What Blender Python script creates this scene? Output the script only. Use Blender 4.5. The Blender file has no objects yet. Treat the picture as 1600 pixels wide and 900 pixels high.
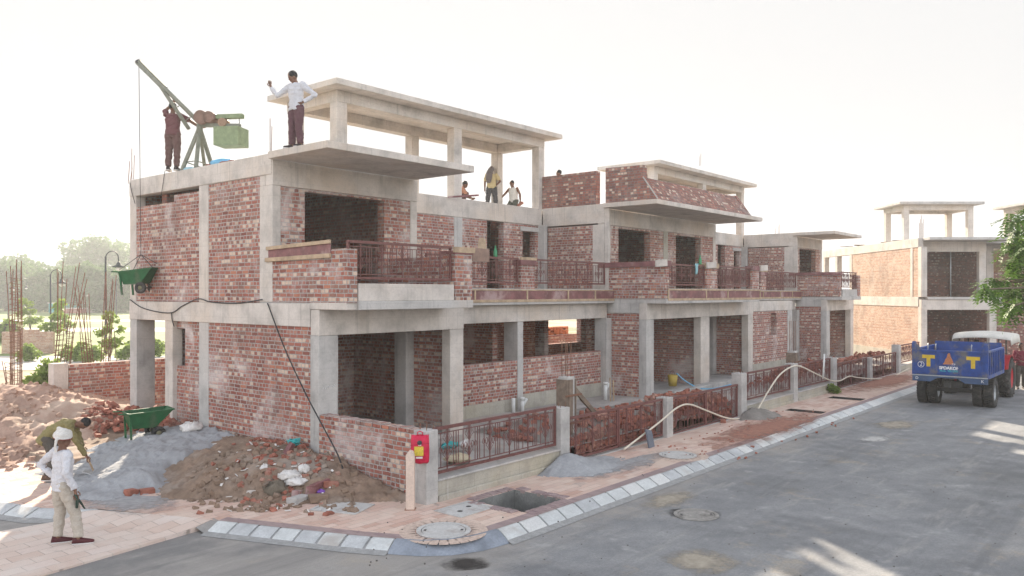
import bpy, math, random
from mathutils import Vector, Matrix, noise as mnoise
random.seed(7)
C = bpy.context.scene.collection
R = math.radians
TH = R(39.78)
CT, ST = math.cos(TH), math.sin(TH)
CAMH, FPX = 3.6, 1262.0

def P(u, v, ax, val):
    """measured photograph pixel -> point on a plane s=, t= or z= (used for real positions in plan)"""
    x = (u - 800) / FPX
    r = (ST * x + CT, -CT * x + ST, -(v - 458) / FPX)
    i = 'stz'.index(ax)
    k = (val - (0, 0, CAMH)[i]) / r[i]
    return Vector((r[0] * k, r[1] * k, CAMH + r[2] * k))

def cam(x, y, z):
    """right / forward of the camera station -> street coordinates"""
    return Vector((ST * x + CT * y, -CT * x + ST * y, z))

# ------------------------------------------------------------------ materials
MATS = {}
class NT:
    def __init__(self, name):
        self.m = bpy.data.materials.new(name); self.m.use_nodes = True
        self.t = self.m.node_tree; self.b = self.t.nodes['Principled BSDF']
        self.tc = self.t.nodes.new('ShaderNodeTexCoord')
    def n(self, typ, **kw):
        x = self.t.nodes.new('ShaderNode' + typ)
        for k, v in kw.items():
            setattr(x, k, v)
        return x
    def l(self, a, b):
        self.t.links.new(a, b)
    def val(self, sock, x):
        if hasattr(x, 'is_output') or isinstance(x, bpy.types.NodeSocket): self.l(x, sock)
        else: sock.default_value = x
    def math(self, op, a, b=None, c=None, clamp=False):
        x = self.n('Math', operation=op, use_clamp=clamp)
        self.val(x.inputs[0], a)
        if b is not None: self.val(x.inputs[1], b)
        if c is not None: self.val(x.inputs[2], c)
        return x.outputs[0]
    def noise(self, scale, detail=4, rough=.55, vec=None, dist=0.):
        x = self.n('TexNoise'); x.inputs['Scale'].default_value = scale
        x.inputs['Detail'].default_value = detail; x.inputs['Roughness'].default_value = rough
        x.inputs['Distortion'].default_value = dist
        self.l(vec if vec is not None else self.tc.outputs['Object'], x.inputs['Vector'])
        return x.outputs['Fac']
    def ramp(self, fac, stops, interp='LINEAR'):
        x = self.n('ValToRGB'); e = x.color_ramp; e.interpolation = interp
        while len(e.elements) < len(stops): e.elements.new(0.5)
        for el, (p, c) in zip(e.elements, stops):
            el.position = p; el.color = (c[0], c[1], c[2], 1) if hasattr(c, '__len__') else (c, c, c, 1)
        self.l(fac, x.inputs['Fac']); return x.outputs['Color']
    def mix(self, fac, a, b, mode='MIX'):
        x = self.n('Mix', data_type='RGBA', blend_type=mode)
        self.val(x.inputs[0], fac)
        for s, v in ((x.inputs[6], a), (x.inputs[7], b)):
            if isinstance(v, tuple): s.default_value = (v[0], v[1], v[2], 1)
            else: self.l(v, s)
        return x.outputs[2]
    def smooth(self, x, a, b):
        r = self.n('MapRange', interpolation_type='SMOOTHSTEP')
        self.val(r.inputs[0], x); r.inputs[1].default_value = a; r.inputs[2].default_value = b
        return r.outputs[0]
    def bump(self, h, strength=.5, dist=.02):
        x = self.n('Bump'); x.inputs['Strength'].default_value = strength; x.inputs['Distance'].default_value = dist
        self.l(h, x.inputs['Height']); self.l(x.outputs[0], self.b.inputs['Normal'])
    def mapping(self, scale):
        x = self.n('Mapping'); x.inputs['Scale'].default_value = scale
        self.l(self.tc.outputs['Object'], x.inputs['Vector']); return x.outputs[0]
    def done(self, col, rough=.85, metal=0.):
        self.val(self.b.inputs['Base Color'], col if not isinstance(col, tuple) else (*col, 1))
        self.val(self.b.inputs['Roughness'], rough)
        self.b.inputs['Metallic'].default_value = metal
        self.b.inputs['Specular IOR Level'].default_value = .3
        return self.m

def plain(name, col, rough=.8, var=.25, scale=8., bump=.0, metal=0., bscale=None, dirt=None):
    if name in MATS: return MATS[name]
    t = NT(name)
    n = t.noise(scale, 5, .6)
    lo = tuple(c * (1 - var) for c in col); hi = tuple(min(1, c * (1 + var)) for c in col)
    c = t.ramp(n, [(.3, lo), (.7, hi)])
    c = t.mix(t.math('MULTIPLY', t.smooth(t.noise(min(scale * 9, 45), 3, .7), .38, .66), .45), c, tuple(x * .72 for x in col))
    if dirt:
        d = t.smooth(t.noise(scale * .35, 6, .65), .5, .68)
        c = t.mix(d, c, dirt)
    if bump: t.bump(t.noise(bscale or scale * 6, 4, .6), bump, .01)
    MATS[name] = t.done(c, rough, metal); return MATS[name]

def brickmat(name, cols, hcols, mortar, wash=.35, washcol=(.40, .36, .34), bw=.225, bh=.08, joint=.0105):
    t = NT(name)
    sp = t.n('SeparateXYZ'); t.l(t.tc.outputs['Object'], sp.inputs[0])
    ns = t.n('SeparateXYZ'); t.l(t.tc.outputs['Normal'], ns.inputs[0])
    ax = t.math('ABSOLUTE', ns.outputs[0]); ay = t.math('ABSOLUTE', ns.outputs[1]); az = t.math('ABSOLUTE', ns.outputs[2])
    isx = t.math('GREATER_THAN', ax, ay)
    up = t.math('GREATER_THAN', az, .7)
    u = t.math('ADD', t.math('MULTIPLY', sp.outputs[1], isx), t.math('MULTIPLY', sp.outputs[0], t.math('SUBTRACT', 1., isx)))
    v = t.math('ADD', t.math('MULTIPLY', sp.outputs[2], t.math('SUBTRACT', 1., up)), t.math('MULTIPLY', sp.outputs[1], up))
    u = t.math('ADD', u, t.math('MULTIPLY', t.math('SUBTRACT', t.noise(9, 2), .5), .028))
    v = t.math('ADD', v, t.math('MULTIPLY', t.math('SUBTRACT', t.noise(3.3, 3), .5), .03))
    rowf = t.math('DIVIDE', v, bh); row = t.math('FLOOR', rowf)
    rr = t.n('TexWhiteNoise', noise_dimensions='1D'); t.l(row, rr.inputs['W'])
    alt = t.math('PINGPONG', row, 1.); odd = t.math('GREATER_THAN', t.math('ADD', alt, t.math('MULTIPLY', t.math('SUBTRACT', rr.outputs['Value'], .5), 1.25)), .42)
    w = t.math('SUBTRACT', bw, t.math('MULTIPLY', odd, bw * .5))
    colf = t.math('DIVIDE', t.math('ADD', u, t.math('MULTIPLY', rr.outputs['Value'], 3.7)), w); col = t.math('FLOOR', colf)
    fx = t.math('FRACT', colf); fy = t.math('FRACT', rowf)
    dx = t.math('MULTIPLY', t.math('MINIMUM', fx, t.math('SUBTRACT', 1., fx)), w)
    dy = t.math('MULTIPLY', t.math('MINIMUM', fy, t.math('SUBTRACT', 1., fy)), bh)
    d = t.math('MINIMUM', dx, dy)
    d = t.math('ADD', d, t.math('MULTIPLY', t.math('SUBTRACT', t.noise(38, 3, .7), .5), .016))
    m = t.smooth(d, joint * .55, joint * 1.25)          # 1 on the brick
    cv = t.n('CombineXYZ'); t.l(col, cv.inputs[0]); t.l(row, cv.inputs[1]); t.l(odd, cv.inputs[2])
    wn = t.n('TexWhiteNoise', noise_dimensions='3D'); t.l(cv.outputs[0], wn.inputs['Vector'])
    k = len(cols); cs = t.ramp(wn.outputs['Value'], [(i / k, c) for i, c in enumerate(cols)], 'CONSTANT')
    k2 = len(hcols); ch = t.ramp(wn.outputs['Value'], [(i / k2, c) for i, c in enumerate(hcols)], 'CONSTANT')
    bc = t.mix(odd, cs, ch)
    bc = t.mix(t.math('MULTIPLY', t.noise(55, 4, .7), .32), bc, (.30, .19, .15))
    bc = t.mix(t.smooth(t.noise(1.1, 4, .6), .45, .7), bc, t.mix(.4, bc, (.10, .035, .028)))
    mc = t.ramp(t.noise(14, 4, .6), [(.3, tuple(c * .62 for c in mortar)), (.7, mortar)])
    c = t.mix(m, mc, bc)
    wf = t.smooth(t.noise(.85, 6, .62, dist=.6), .52, .72)
    wf = t.math('MULTIPLY', wf, t.math('ADD', .35, t.noise(7, 4, .7)))
    c = t.mix(t.math('MULTIPLY', wf, wash), c, washcol)
    dk = t.smooth(t.noise(.6, 5, .6, vec=t.mapping((1, 1, .45))), .55, .78)
    c = t.mix(t.math('MULTIPLY', dk, .45), c, (.10, .065, .055))
    h = t.math('ADD', t.math('MULTIPLY', m, .8), t.math('MULTIPLY', t.noise(60, 4, .7), .35))
    h = t.math('ADD', h, t.math('MULTIPLY', wn.outputs['Value'], .25))
    t.bump(h, .9, .014)
    MATS[name] = t.done(c, .92); return MATS[name]

def concretemat(name, base, warm=(.5, .42, .36), streak=.35, lines=1.25):
    t = NT(name)
    c = t.ramp(t.noise(1.6, 6, .65), [(.3, tuple(x * .64 for x in base)), (.52, base), (.75, tuple(min(1, x * 1.16) for x in base))])
    c = t.mix(t.smooth(t.noise(.55, 4, .6), .45, .72), c, t.mix(.65, c, warm))
    st = t.smooth(t.noise(2.2, 5, .7, vec=t.mapping((3.2, 3.2, .16))), .54, .74)
    c = t.mix(t.math('MULTIPLY', st, streak), c, tuple(x * .42 for x in base))
    lt = t.smooth(t.noise(2.9, 5, .7, vec=t.mapping((2.2, 2.2, .3))), .58, .74)
    c = t.mix(t.math('MULTIPLY', lt, .35), c, (.66, .62, .58))
    sp = t.n('SeparateXYZ'); t.l(t.tc.outputs['Object'], sp.inputs[0])
    seam = None
    for o in (0, 1):
        f = t.math('FRACT', t.math('DIVIDE', t.math('ADD', sp.outputs[o], .33), lines))
        e = t.math('LESS_THAN', f, .009)
        seam = e if seam is None else t.math('MAXIMUM', seam, e)
    c = t.mix(t.math('MULTIPLY', seam, .4), c, tuple(x * .5 for x in base))
    c = t.mix(t.math('MULTIPLY', t.smooth(t.noise(19, 4, .75), .42, .66), .28), c, tuple(x * .66 for x in base))
    pit = t.smooth(t.noise(34, 3, .6), .66, .74)
    c = t.mix(t.math('MULTIPLY', pit, .5), c, tuple(x * .55 for x in base))
    hl = t.math('LESS_THAN', t.math('FRACT', t.math('DIVIDE', t.math('ADD', sp.outputs[2], t.math('MULTIPLY', t.noise(1.5, 2), .03)), .31)), .03)
    c = t.mix(t.math('MULTIPLY', hl, .22), c, tuple(x * .45 for x in base))
    hc = t.smooth(t.noise(5.5, 6, .75), .62, .70)
    c = t.mix(t.math('MULTIPLY', hc, .4), c, tuple(x * .5 for x in base))
    t.bump(t.math('ADD', t.noise(11, 6, .7), t.math('MULTIPLY', t.math('ADD', pit, hc), -.6)), .6, .014)
    MATS[name] = t.done(c, .88); return MATS[name]

RED = (.33, .105, .075); DRED = (.215, .068, .052); BRN = (.27, .13, .098); PINK = (.43, .20, .15); CRM = (.66, .50, .39); ORG = (.44, .165, .10)
BRICK = brickmat('brick_common', [RED, (.29, .095, .07), BRN, RED, (.37, .14, .10), DRED, RED, BRN, ORG, RED], [CRM, RED, PINK, PINK, BRN, RED, CRM, DRED, PINK, CRM, RED, PINK, BRN], (.47, .43, .405), .85, (.60, .53, .505))
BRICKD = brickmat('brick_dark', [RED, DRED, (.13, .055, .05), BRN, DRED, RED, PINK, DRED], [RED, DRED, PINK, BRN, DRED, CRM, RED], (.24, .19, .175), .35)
BRICKW = brickmat('brick_pale', [(.50, .29, .20), (.46, .24, .15), (.58, .40, .29), (.52, .33, .24), (.44, .24, .17), (.55, .36, .25)], [(.60, .43, .32), (.52, .33, .24), (.58, .40, .29), (.48, .27, .18)], (.48, .40, .33), .5, (.58, .48, .40))
CONW = concretemat('concrete_warm', (.56, .51, .465), (.58, .475, .38), .55)
CONG = concretemat('concrete_grey', (.46, .44, .42), (.48, .42, .37), .6)
CONY = concretemat('concrete_yellowish', (.40, .37, .315), (.44, .385, .28), .4)
WOOD = plain('raw_timber', (.42, .31, .21), .8, .35, 5, .3)
WOODD = plain('weathered_timber', (.20, .15, .115), .85, .4, 6, .3)
PLY = plain('maroon_formwork_ply', (.20, .085, .085), .55, .4, 4, .1, dirt=(.36, .25, .24))
IRON = plain('red_oxide_iron', (.155, .062, .055), .5, .3, 14, .05)
RUST = plain('rusty_rebar', (.19, .095, .06), .8, .4, 30)
DARKM = plain('dark_metal', (.05, .05, .05), .5, .3, 12)
RUB = plain('tyre_rubber', (.035, .034, .033), .8, .3, 12, .2, dirt=(.10, .09, .08))
GALV = plain('galvanised_steel', (.42, .44, .46), .45, .25, 10, 0, .6)
PVC = plain('white_pvc', (.66, .66, .64), .45, .12, 6)

# ------------------------------------------------------------------ mesh builder
class MB:
    def __init__(self):
        self.v = []; self.f = []; self.mi = []; self.sm = []
    def add(self, vs, fs, mi=0, sm=False):
        o = len(self.v); self.v += [tuple(p) for p in vs]
        for f in fs:
            self.f.append([i + o for i in f]); self.mi.append(mi); self.sm.append(sm)
        return self
    def box(self, a0, a1, b0, b1, c0, c1, mi=0):
        vs = [(x, y, z) for z in (c0, c1) for y in (b0, b1) for x in (a0, a1)]
        return self.add(vs, [(0, 2, 3, 1), (4, 5, 7, 6), (0, 1, 5, 4), (2, 6, 7, 3), (0, 4, 6, 2), (1, 3, 7, 5)], mi)
    def obox(self, c, half, rot, mi=0):
        M = rot if isinstance(rot, Matrix) else Matrix.Rotation(rot, 3, 'Z')
        vs = [Vector(c) + M @ Vector((x * half[0], y * half[1], z * half[2])) for z in (-1, 1) for y in (-1, 1) for x in (-1, 1)]
        return self.add(vs, [(0, 2, 3, 1), (4, 5, 7, 6), (0, 1, 5, 4), (2, 6, 7, 3), (0, 4, 6, 2), (1, 3, 7, 5)], mi)
    def bar(self, p, q, w, h=None, mi=0):
        """rectangular bar between two points"""
        p, q = Vector(p), Vector(q); d = (q - p).normalized(); h = h or w
        up = Vector((0, 0, 1)) if abs(d.z) < .95 else Vector((1, 0, 0))
        s = d.cross(up).normalized(); n = s.cross(d)
        vs = [a + s * x * w / 2 + n * y * h / 2 for a in (p, q) for (x, y) in ((-1, -1), (1, -1), (1, 1), (-1, 1))]
        return self.add(vs, [(3, 2, 1, 0), (4, 5, 6, 7), (0, 1, 5, 4), (1, 2, 6, 5), (2, 3, 7, 6), (3, 0, 4, 7)], mi)
    def tube(self, pts, r, n=7, mi=0, cap=True, flat=1., sm=True):
        pts = [Vector(p) for p in pts]; o = len(self.v); N = len(pts)
        rs = r if hasattr(r, '__len__') else [r] * N
        prev = None
        for i, p in enumerate(pts):
            d = (pts[min(i + 1, N - 1)] - pts[max(i - 1, 0)]).normalized()
            if prev is None:
                a = Vector((0, 0, 1)) if abs(d.z) < .9 else Vector((1, 0, 0))
                s = d.cross(a).normalized()
            else:
                s = (prev - d * prev.dot(d)).normalized()
            prev = s; t = d.cross(s)
            for k in range(n):
                an = 2 * math.pi * k / n
                self.v.append(tuple(p + (s * math.cos(an) + t * math.sin(an) * flat) * rs[i]))
        for i in range(N - 1):
            for k in range(n):
                a = o + i * n + k; b = o + i * n + (k + 1) % n
                self.f.append([a, b, b + n, a + n]); self.mi.append(mi); self.sm.append(sm)
        if cap:
            self.f.append([o + k for k in range(n)][::-1]); self.mi.append(mi); self.sm.append(False)
            self.f.append([o + (N - 1) * n + k for k in range(n)]); self.mi.append(mi); self.sm.append(False)
        return self
    def loft(self, rings, mi=0, cap=True, sm=True):
        o = len(self.v); n = len(rings[0])
        for rg in rings: self.v += [tuple(p) for p in rg]
        for i in range(len(rings) - 1):
            for k in range(n):
                a = o + i * n + k; b = o + i * n + (k + 1) % n
                self.f.append([a, b, b + n, a + n]); self.mi.append(mi); self.sm.append(sm)
        if cap:
            self.f.append([o + k for k in range(n)][::-1]); self.mi.append(mi); self.sm.append(False)
            self.f.append([o + (len(rings) - 1) * n + k for k in range(n)]); self.mi.append(mi); self.sm.append(False)
        return self
    def ell(self, c, r, M=None, nu=12, nv=8, mi=0):
        c = Vector(c); rings = []
        for j in range(nv + 1):
            ph = -math.pi / 2 + math.pi * (j * .98 + nv * .01) / nv
            ring = []
            for k in range(nu):
                a = 2 * math.pi * k / nu
                p = Vector((r[0] * math.cos(ph) * math.cos(a), r[1] * math.cos(ph) * math.sin(a), r[2] * math.sin(ph)))
                ring.append(c + (M @ p if M else p))
            rings.append(ring)
        return self.loft(rings, mi)
    def lathe(self, prof, c, axis='z', n=24, mi=0, sm=True, closed=False):
        """prof: list of (radius, height) along axis"""
        c = Vector(c); rings = []
        for (r, h) in prof:
            ring = []
            for k in range(n):
                a = 2 * math.pi * k / n; x, y = r * math.cos(a), r * math.sin(a)
                ring.append(c + Vector({'z': (x, y, h), 'y': (x, h, -y), 'x': (h, x, y)}[axis]))
            rings.append(ring)
        if closed: rings.append(rings[0])
        return self.loft(rings, mi, not closed, sm)
    def prism(self, poly, lo, hi, mi=0, axis='z'):
        """poly: 2-D outline; axis z: (x,y); x: (y,z); y: (x,z)"""
        f = {'z': lambda a, b, h: (a, b, h), 'x': lambda a, b, h: (h, a, b), 'y': lambda a, b, h: (a, h, b)}[axis]
        n = len(poly); vs = [f(a, b, lo) for a, b in poly] + [f(a, b, hi) for a, b in poly]
        return self.add(vs, [list(range(n))[::-1], list(range(n, 2 * n))] + [(i, (i + 1) % n, n + (i + 1) % n, n + i) for i in range(n)], mi)
    def wall(self, axis, a0, a1, us, zs, empty=(), mi=0):
        """wall of thickness a0..a1; axis 's': lies along t, 't': lies along s; grid us x zs with empty cells"""
        nu, nz = len(us) - 1, len(zs) - 1
        full = lambda i, j: 0 <= i < nu and 0 <= j < nz and (i, j) not in empty
        mp = (lambda a, u, z: (a, u, z)) if axis == 's' else (lambda a, u, z: (u, a, z))
        def q(p): self.add([mp(*x) for x in p], [(0, 1, 2, 3)], mi)
        for i in range(nu):
            for j in range(nz):
                if not full(i, j): continue
                u0, u1, z0, z1 = us[i], us[i + 1], zs[j], zs[j + 1]
                q([(a0, u0, z0), (a0, u1, z0), (a0, u1, z1), (a0, u0, z1)]); q([(a1, u0, z0), (a1, u0, z1), (a1, u1, z1), (a1, u1, z0)])
                if not full(i - 1, j): q([(a0, u0, z0), (a0, u0, z1), (a1, u0, z1), (a1, u0, z0)])
                if not full(i + 1, j): q([(a0, u1, z0), (a1, u1, z0), (a1, u1, z1), (a0, u1, z1)])
                if not full(i, j - 1): q([(a0, u0, z0), (a1, u0, z0), (a1, u1, z0), (a0, u1, z0)])
                if not full(i, j + 1): q([(a0, u0, z1), (a0, u1, z1), (a1, u1, z1), (a1, u0, z1)])
        return self
    def build(self, name, mats, parent=None, bevel=0., world=True, fix=True):
        me = bpy.data.meshes.new(name)
        vs = self.v
        if parent is not None and world:
            L = parent.location if parent.parent is None else parent.location + parent.parent.location
            vs = [(p[0] - L.x, p[1] - L.y, p[2] - L.z) for p in vs]
        me.from_pydata(vs, [], self.f)
        for m in (mats if isinstance(mats, (list, tuple)) else [mats]): me.materials.append(m)
        me.polygons.foreach_set('material_index', self.mi); me.polygons.foreach_set('use_smooth', self.sm)
        if fix:
            import bmesh
            bm = bmesh.new(); bm.from_mesh(me)
            bmesh.ops.remove_doubles(bm, verts=bm.verts, dist=.0002)
            bmesh.ops.recalc_face_normals(bm, faces=bm.faces); bm.to_mesh(me); bm.free()
        me.update()
        o = bpy.data.objects.new(name, me); C.objects.link(o)
        if parent is not None: o.parent = parent
        if bevel:
            b = o.modifiers.new('bevel', 'BEVEL'); b.width = bevel; b.segments = 2; b.limit_method = 'ANGLE'; b.angle_limit = R(50)
        return o

def thing(name, label, cat, loc=(0, 0, 0), rz=0., group=None):
    o = bpy.data.objects.new(name, None); C.objects.link(o); o.empty_display_size = .2
    o.location = loc; o.rotation_euler = (0, 0, rz)
    return tag(o, label, cat, group)
def tag(o, label, cat, group=None, kind=None):
    o['label'] = label; o['category'] = cat
    if group: o['group'] = group
    if kind: o['kind'] = kind
    return o
def struct(o):
    o['kind'] = 'structure'; return o
def plab(o, label):
    o['label'] = label; return o
def dup(root, loc, rz=None, label=None, scale=None):
    def cp(o, par):
        c = o.copy(); C.objects.link(c)
        if par is not None: c.parent = par
        for ch in list(o.children): cp(ch, c)
        return c
    r = cp(root, None); r.location = loc
    if rz is not None: r.rotation_euler = (0, 0, rz)
    if scale: r.scale = (scale,) * 3
    if label: r['label'] = label
    return r
def fbm(x, y, s, o=4, z=0.):
    a = 0.; k = 1.; f = s
    for i in range(o):
        a += k * mnoise.noise((x * f + 13.7 * i, y * f - 7.1 * i, z)); k *= .5; f *= 2.03
    return a

# ------------------------------------------------------------------ camera, light, sky
def setup():
    S = bpy.context.scene
    cd = bpy.data.cameras.new('camera'); co = bpy.data.objects.new('camera', cd); C.objects.link(co)
    co.location = (0, 0, CAMH); co.rotation_euler = (R(90), 0, TH - R(90))
    cd.sensor_width = 36; cd.lens = FPX / 1600 * 36; cd.shift_y = 8 / 1600
    cd.clip_start = .1; cd.clip_end = 6000; S.camera = co
    az = TH + R(SUN_LEFT); el = R(SUN_EL)
    d = Vector((math.cos(az) * math.cos(el), math.sin(az) * math.cos(el), math.sin(el)))
    sd = bpy.data.lights.new('sun', 'SUN'); so = bpy.data.objects.new('sun', sd); C.objects.link(so)
    so.rotation_euler = (-d).to_track_quat('-Z', 'Y').to_euler(); so.location = (0, 0, 60)
    sd.energy = SUN_E; sd.angle = R(.6); sd.color = (1., .87, .70)
    w = bpy.data.worlds.new('World'); S.world = w; w.use_nodes = True
    t = w.node_tree; bg = t.nodes['Background']
    sk = t.nodes.new('ShaderNodeTexSky'); sk.sky_type = 'NISHITA'; sk.sun_disc = False
    sk.sun_elevation = el; sk.sun_rotation = R(90) - az; sk.dust_density = 2.5; sk.air_density = 1.0; sk.ozone_density = 1.
    hz = t.nodes.new('ShaderNodeRGBToBW'); t.links.new(sk.outputs[0], hz.inputs[0])
    tn = t.nodes.new('ShaderNodeMix'); tn.data_type = 'RGBA'; tn.blend_type = 'MULTIPLY'; tn.inputs[0].default_value = 1.; t.links.new(hz.outputs[0], tn.inputs[6]); tn.inputs[7].default_value = (1.045, 1., .965, 1)
    mx = t.nodes.new('ShaderNodeMix'); mx.data_type = 'RGBA'; mx.inputs[0].default_value = .72; t.links.new(sk.outputs[0], mx.inputs[6]); t.links.new(tn.outputs[2], mx.inputs[7])
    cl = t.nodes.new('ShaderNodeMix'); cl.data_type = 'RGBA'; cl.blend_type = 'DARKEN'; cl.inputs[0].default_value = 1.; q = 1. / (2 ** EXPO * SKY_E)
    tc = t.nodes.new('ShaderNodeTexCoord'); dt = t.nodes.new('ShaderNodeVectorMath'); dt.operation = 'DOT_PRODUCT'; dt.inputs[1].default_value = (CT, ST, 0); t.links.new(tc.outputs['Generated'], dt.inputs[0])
    mr = t.nodes.new('ShaderNodeMapRange'); mr.interpolation_type = 'SMOOTHSTEP'; mr.inputs[1].default_value = .45; mr.inputs[2].default_value = -.35; mr.inputs[3].default_value = q * .85; mr.inputs[4].default_value = q * 2.6  # sky cap shaped by direction: dim ahead, brighter behind the camera to light facades
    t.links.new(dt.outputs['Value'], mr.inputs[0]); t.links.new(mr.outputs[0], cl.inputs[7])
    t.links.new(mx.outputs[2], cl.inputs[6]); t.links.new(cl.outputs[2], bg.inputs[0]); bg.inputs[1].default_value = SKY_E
    v = S.view_settings; v.view_transform = 'Standard'; v.look = 'None'; v.gamma = 1; v.use_curve_mapping = False; v.exposure = EXPO
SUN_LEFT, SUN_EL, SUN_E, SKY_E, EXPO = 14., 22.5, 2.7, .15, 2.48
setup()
# ------------------------------------------------------------------ terrace houses
def conbox(par, name, s0, s1, t0, t1, z0, z1, m=None, bev=.012):
    return MB().box(s0, s1, t0, t1, z0, z1).build(name, m or CONW, par, bev)
def wall_part(par, axis, a0, a1, us, zs, empty=(), m=None, name='brick_wall'):
    return MB().wall(axis, a0, a1, us, zs, empty).build(name, m or BRICK, par)

FL = .46      # ground floor level inside the plots
def railing_mesh(L, z0, z1, leaf=False):
    """ornate iron panel along +x from 0..L : returns frame MB, bars MB"""
    f = MB(); b = MB(); w = .045
    f.box(0, L, -.03, .03, z1 - .05, z1); f.box(0, L, -.022, .022, z0, z0 + .045)
    f.box(0, w, -.02, .02, z0 + .045, z1 - .05); f.box(L - w, L, -.02, .02, z0 + .045, z1 - .05)
    zi, zj = z0 + .10, z1 - .12
    b.box(w, L - w, -.008, .008, zj, zj + .016); b.box(w, L - w, -.008, .008, zi - .016, zi)
    n = max(2, round((L - .1) / .54)); st = (L - .1) / n; H = zj - zi
    for i in range(n):
        x = .05 + st * (i + .5)
        b.box(x - .008, x + .008, -.008, .008, z0 + .03, z1 - .04)
        for k in (-.5, -.28, .28):
            xx = x + k * st
            if .06 < xx < L - .06: b.box(xx - .0055, xx + .0055, -.0055, .0055, zi, zj)
        xx = x + .40 * st
        if xx < L - .05: b.box(xx - .006, xx + .006, -.006, .006, zi, zj)
        for sg in (-1, 1):                                   # scrolls and leaf sprays
            for zc, dr in ((zi + H * .14, 1), (zi + H * .62, 1)):
                for sp, hh in ((.105, .20), (.07, .27), (.035, .31)):
                    pts = [(x, 0, zc), (x + sg * sp * .55, 0, zc + hh * .45 * H / .6), (x + sg * sp, 0, zc + hh * .7 * H / .6), (x + sg * sp * .9, 0, zc + hh * .95 * H / .6)]
                    b.tube(pts, .0062, 4, sm=False)
            cx = x + sg * .085
            b.tube([(cx + .038 * math.cos(a), 0, zi + H * .5 + .06 * math.sin(a)) for a in [q * math.pi / 4 - .6 for q in range(8)]], .0065, 4, sm=False)
            cx = x + sg * .165
            b.tube([(cx - sg * .03 * math.cos(a), 0, zi + H * .5 + .055 * math.sin(a)) for a in [q * math.pi / 4 - .6 for q in range(7)]], .0075, 4, sm=False)
    return f, b
def rail_part(par, s0, s1, t, z0, z1, mat=None):
    """railing child of a house: frame with its bars as a sub-part"""
    f, b = railing_mesh(s1 - s0, z0, z1)
    for mb in (f, b): mb.v = [(x + s0, y + t, z) for x, y, z in mb.v]
    o = f.build('balcony_railing', mat or IRON, par); b.build('railing_bars', mat or IRON, o, world=True, fix=False)
    return o

def block(par, s0, s1, halves, first):
    """projecting block of one or two halves between side planes s0 and s1"""
    W = (s1 - s0) / halves
    T0, TU, TB = 12.58, 14.10, 11.85
    # ground floor columns
    conbox(par, 'column', s0, s0 + .46, T0, T0 + .27, 0, 2.79, CONG)
    conbox(par, 'column', s1 - .43, s1, T0, T0 + .27, 0, 2.79, CONW)
    if halves == 2: conbox(par, 'column', s0 + W - .35, s0 + W + .3, T0, T0 + .27, 0, 2.79, CONW)
    conbox(par, 'beam', s0 + .003, s1, T0 - .012, T0 + .26, 2.79, 3.285)
    conbox(par, 'floor_slab', s0 + .015, s1 - .01, T0 + .27, 20.2, 3.12, 3.42, CONG)
    conbox(par, 'ground_slab', s0 + .02, s1 - .02, T0 + .02, 20.2, -.2, FL, CONG)
    # garage right wall and inner column
    wall_part(par, 's', s1 - .25, s1 - .02, [T0 + .27, 13.95], [FL, 3.12])
    conbox(par, 'column', s1 - .5, s1 - .02, 13.95, 14.35, FL, 3.12, CONG)
    if halves == 2:
        wall_part(par, 's', s0 + W - .12, s0 + W + .11, [T0 + .27, 16.45], [FL, 3.12])
    # upper floor
    conbox(par, 'column', s0, s0 + .2, TU, TU + .45, 3.42, 5.78, CONW)
    conbox(par, 'column', s1 - .22, s1, TU, TU + .3, 3.42, 5.78, CONW)
    conbox(par, 'beam', s0 + .003, s1, TU - .01, TU + .25, 5.78, 6.29)
    us = [s0 + .2]; em = []
    if halves == 1:
        us += [s0 + .79, s0 + 2.97, s1 - .22]
    else:
        conbox(par, 'column', s0 + W - .16, s0 + W + .16, TU + .003, TU + .3, 3.42, 5.78, CONY)
    if halves == 1:
        wall_part(par, 't', TU + .015, TU + .24, us, [3.42, 5.72, 5.78], [(1, 0)])
    else:
        wall_part(par, 't', TU + .015, TU + .24, [s0 + .2, s0 + .85, s0 + 2.85, s0 + W - .16], [3.42, 5.70, 5.78], [(1, 0)])
        wall_part(par, 't', TU + .015, TU + .24, [s0 + W + .16, s0 + W + .75, s0 + W + 2.7, s1 - .22], [3.42, 5.70, 5.78], [(1, 0)])
    wall_part(par, 's', s1 - .24, s1 - .02, [TU + .3, 18.9], [3.42, 6.27])
    conbox(par, 'roof_slab', s0 + .27, s1, TU + .25, 20.25, 6.27, 6.42, CONG)
    # canopy
    conbox(par, 'canopy', s0 - .12, s1 - .1, 12.16, TU - .02, 6.29, 6.43, CONW, .01)
    # back wall, inner walls
    wall_part(par, 't', 20.02, 20.25, [s0 + 2.62, s1] if halves == 1 else [s0 + .3, s0 + 4.6, s0 + 7.2, s1], [FL, 1.5, 3.12] if halves == 2 else [FL, 3.12], [(1, 1)] if halves == 2 else ())
    wall_part(par, 't', 20.02, 20.25, [s0 + .02, s1], [3.42, 6.27])
    if halves == 1:
        wall_part(par, 't', 16.45, 16.68, [s0 + .25, s1], [FL, 3.12])
    else:
        wall_part(par, 't', 16.45, 16.68, [s0 + 2.4, s1], [FL, 3.12])
        wall_part(par, 's', s0 + .02, s0 + .24, [16.5, 16.9], [FL, 3.12])
    wall_part(par, 't', 18.9, 19.13, [s0 + .26, s1], [3.42, 6.27], m=BRICKD)

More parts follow.
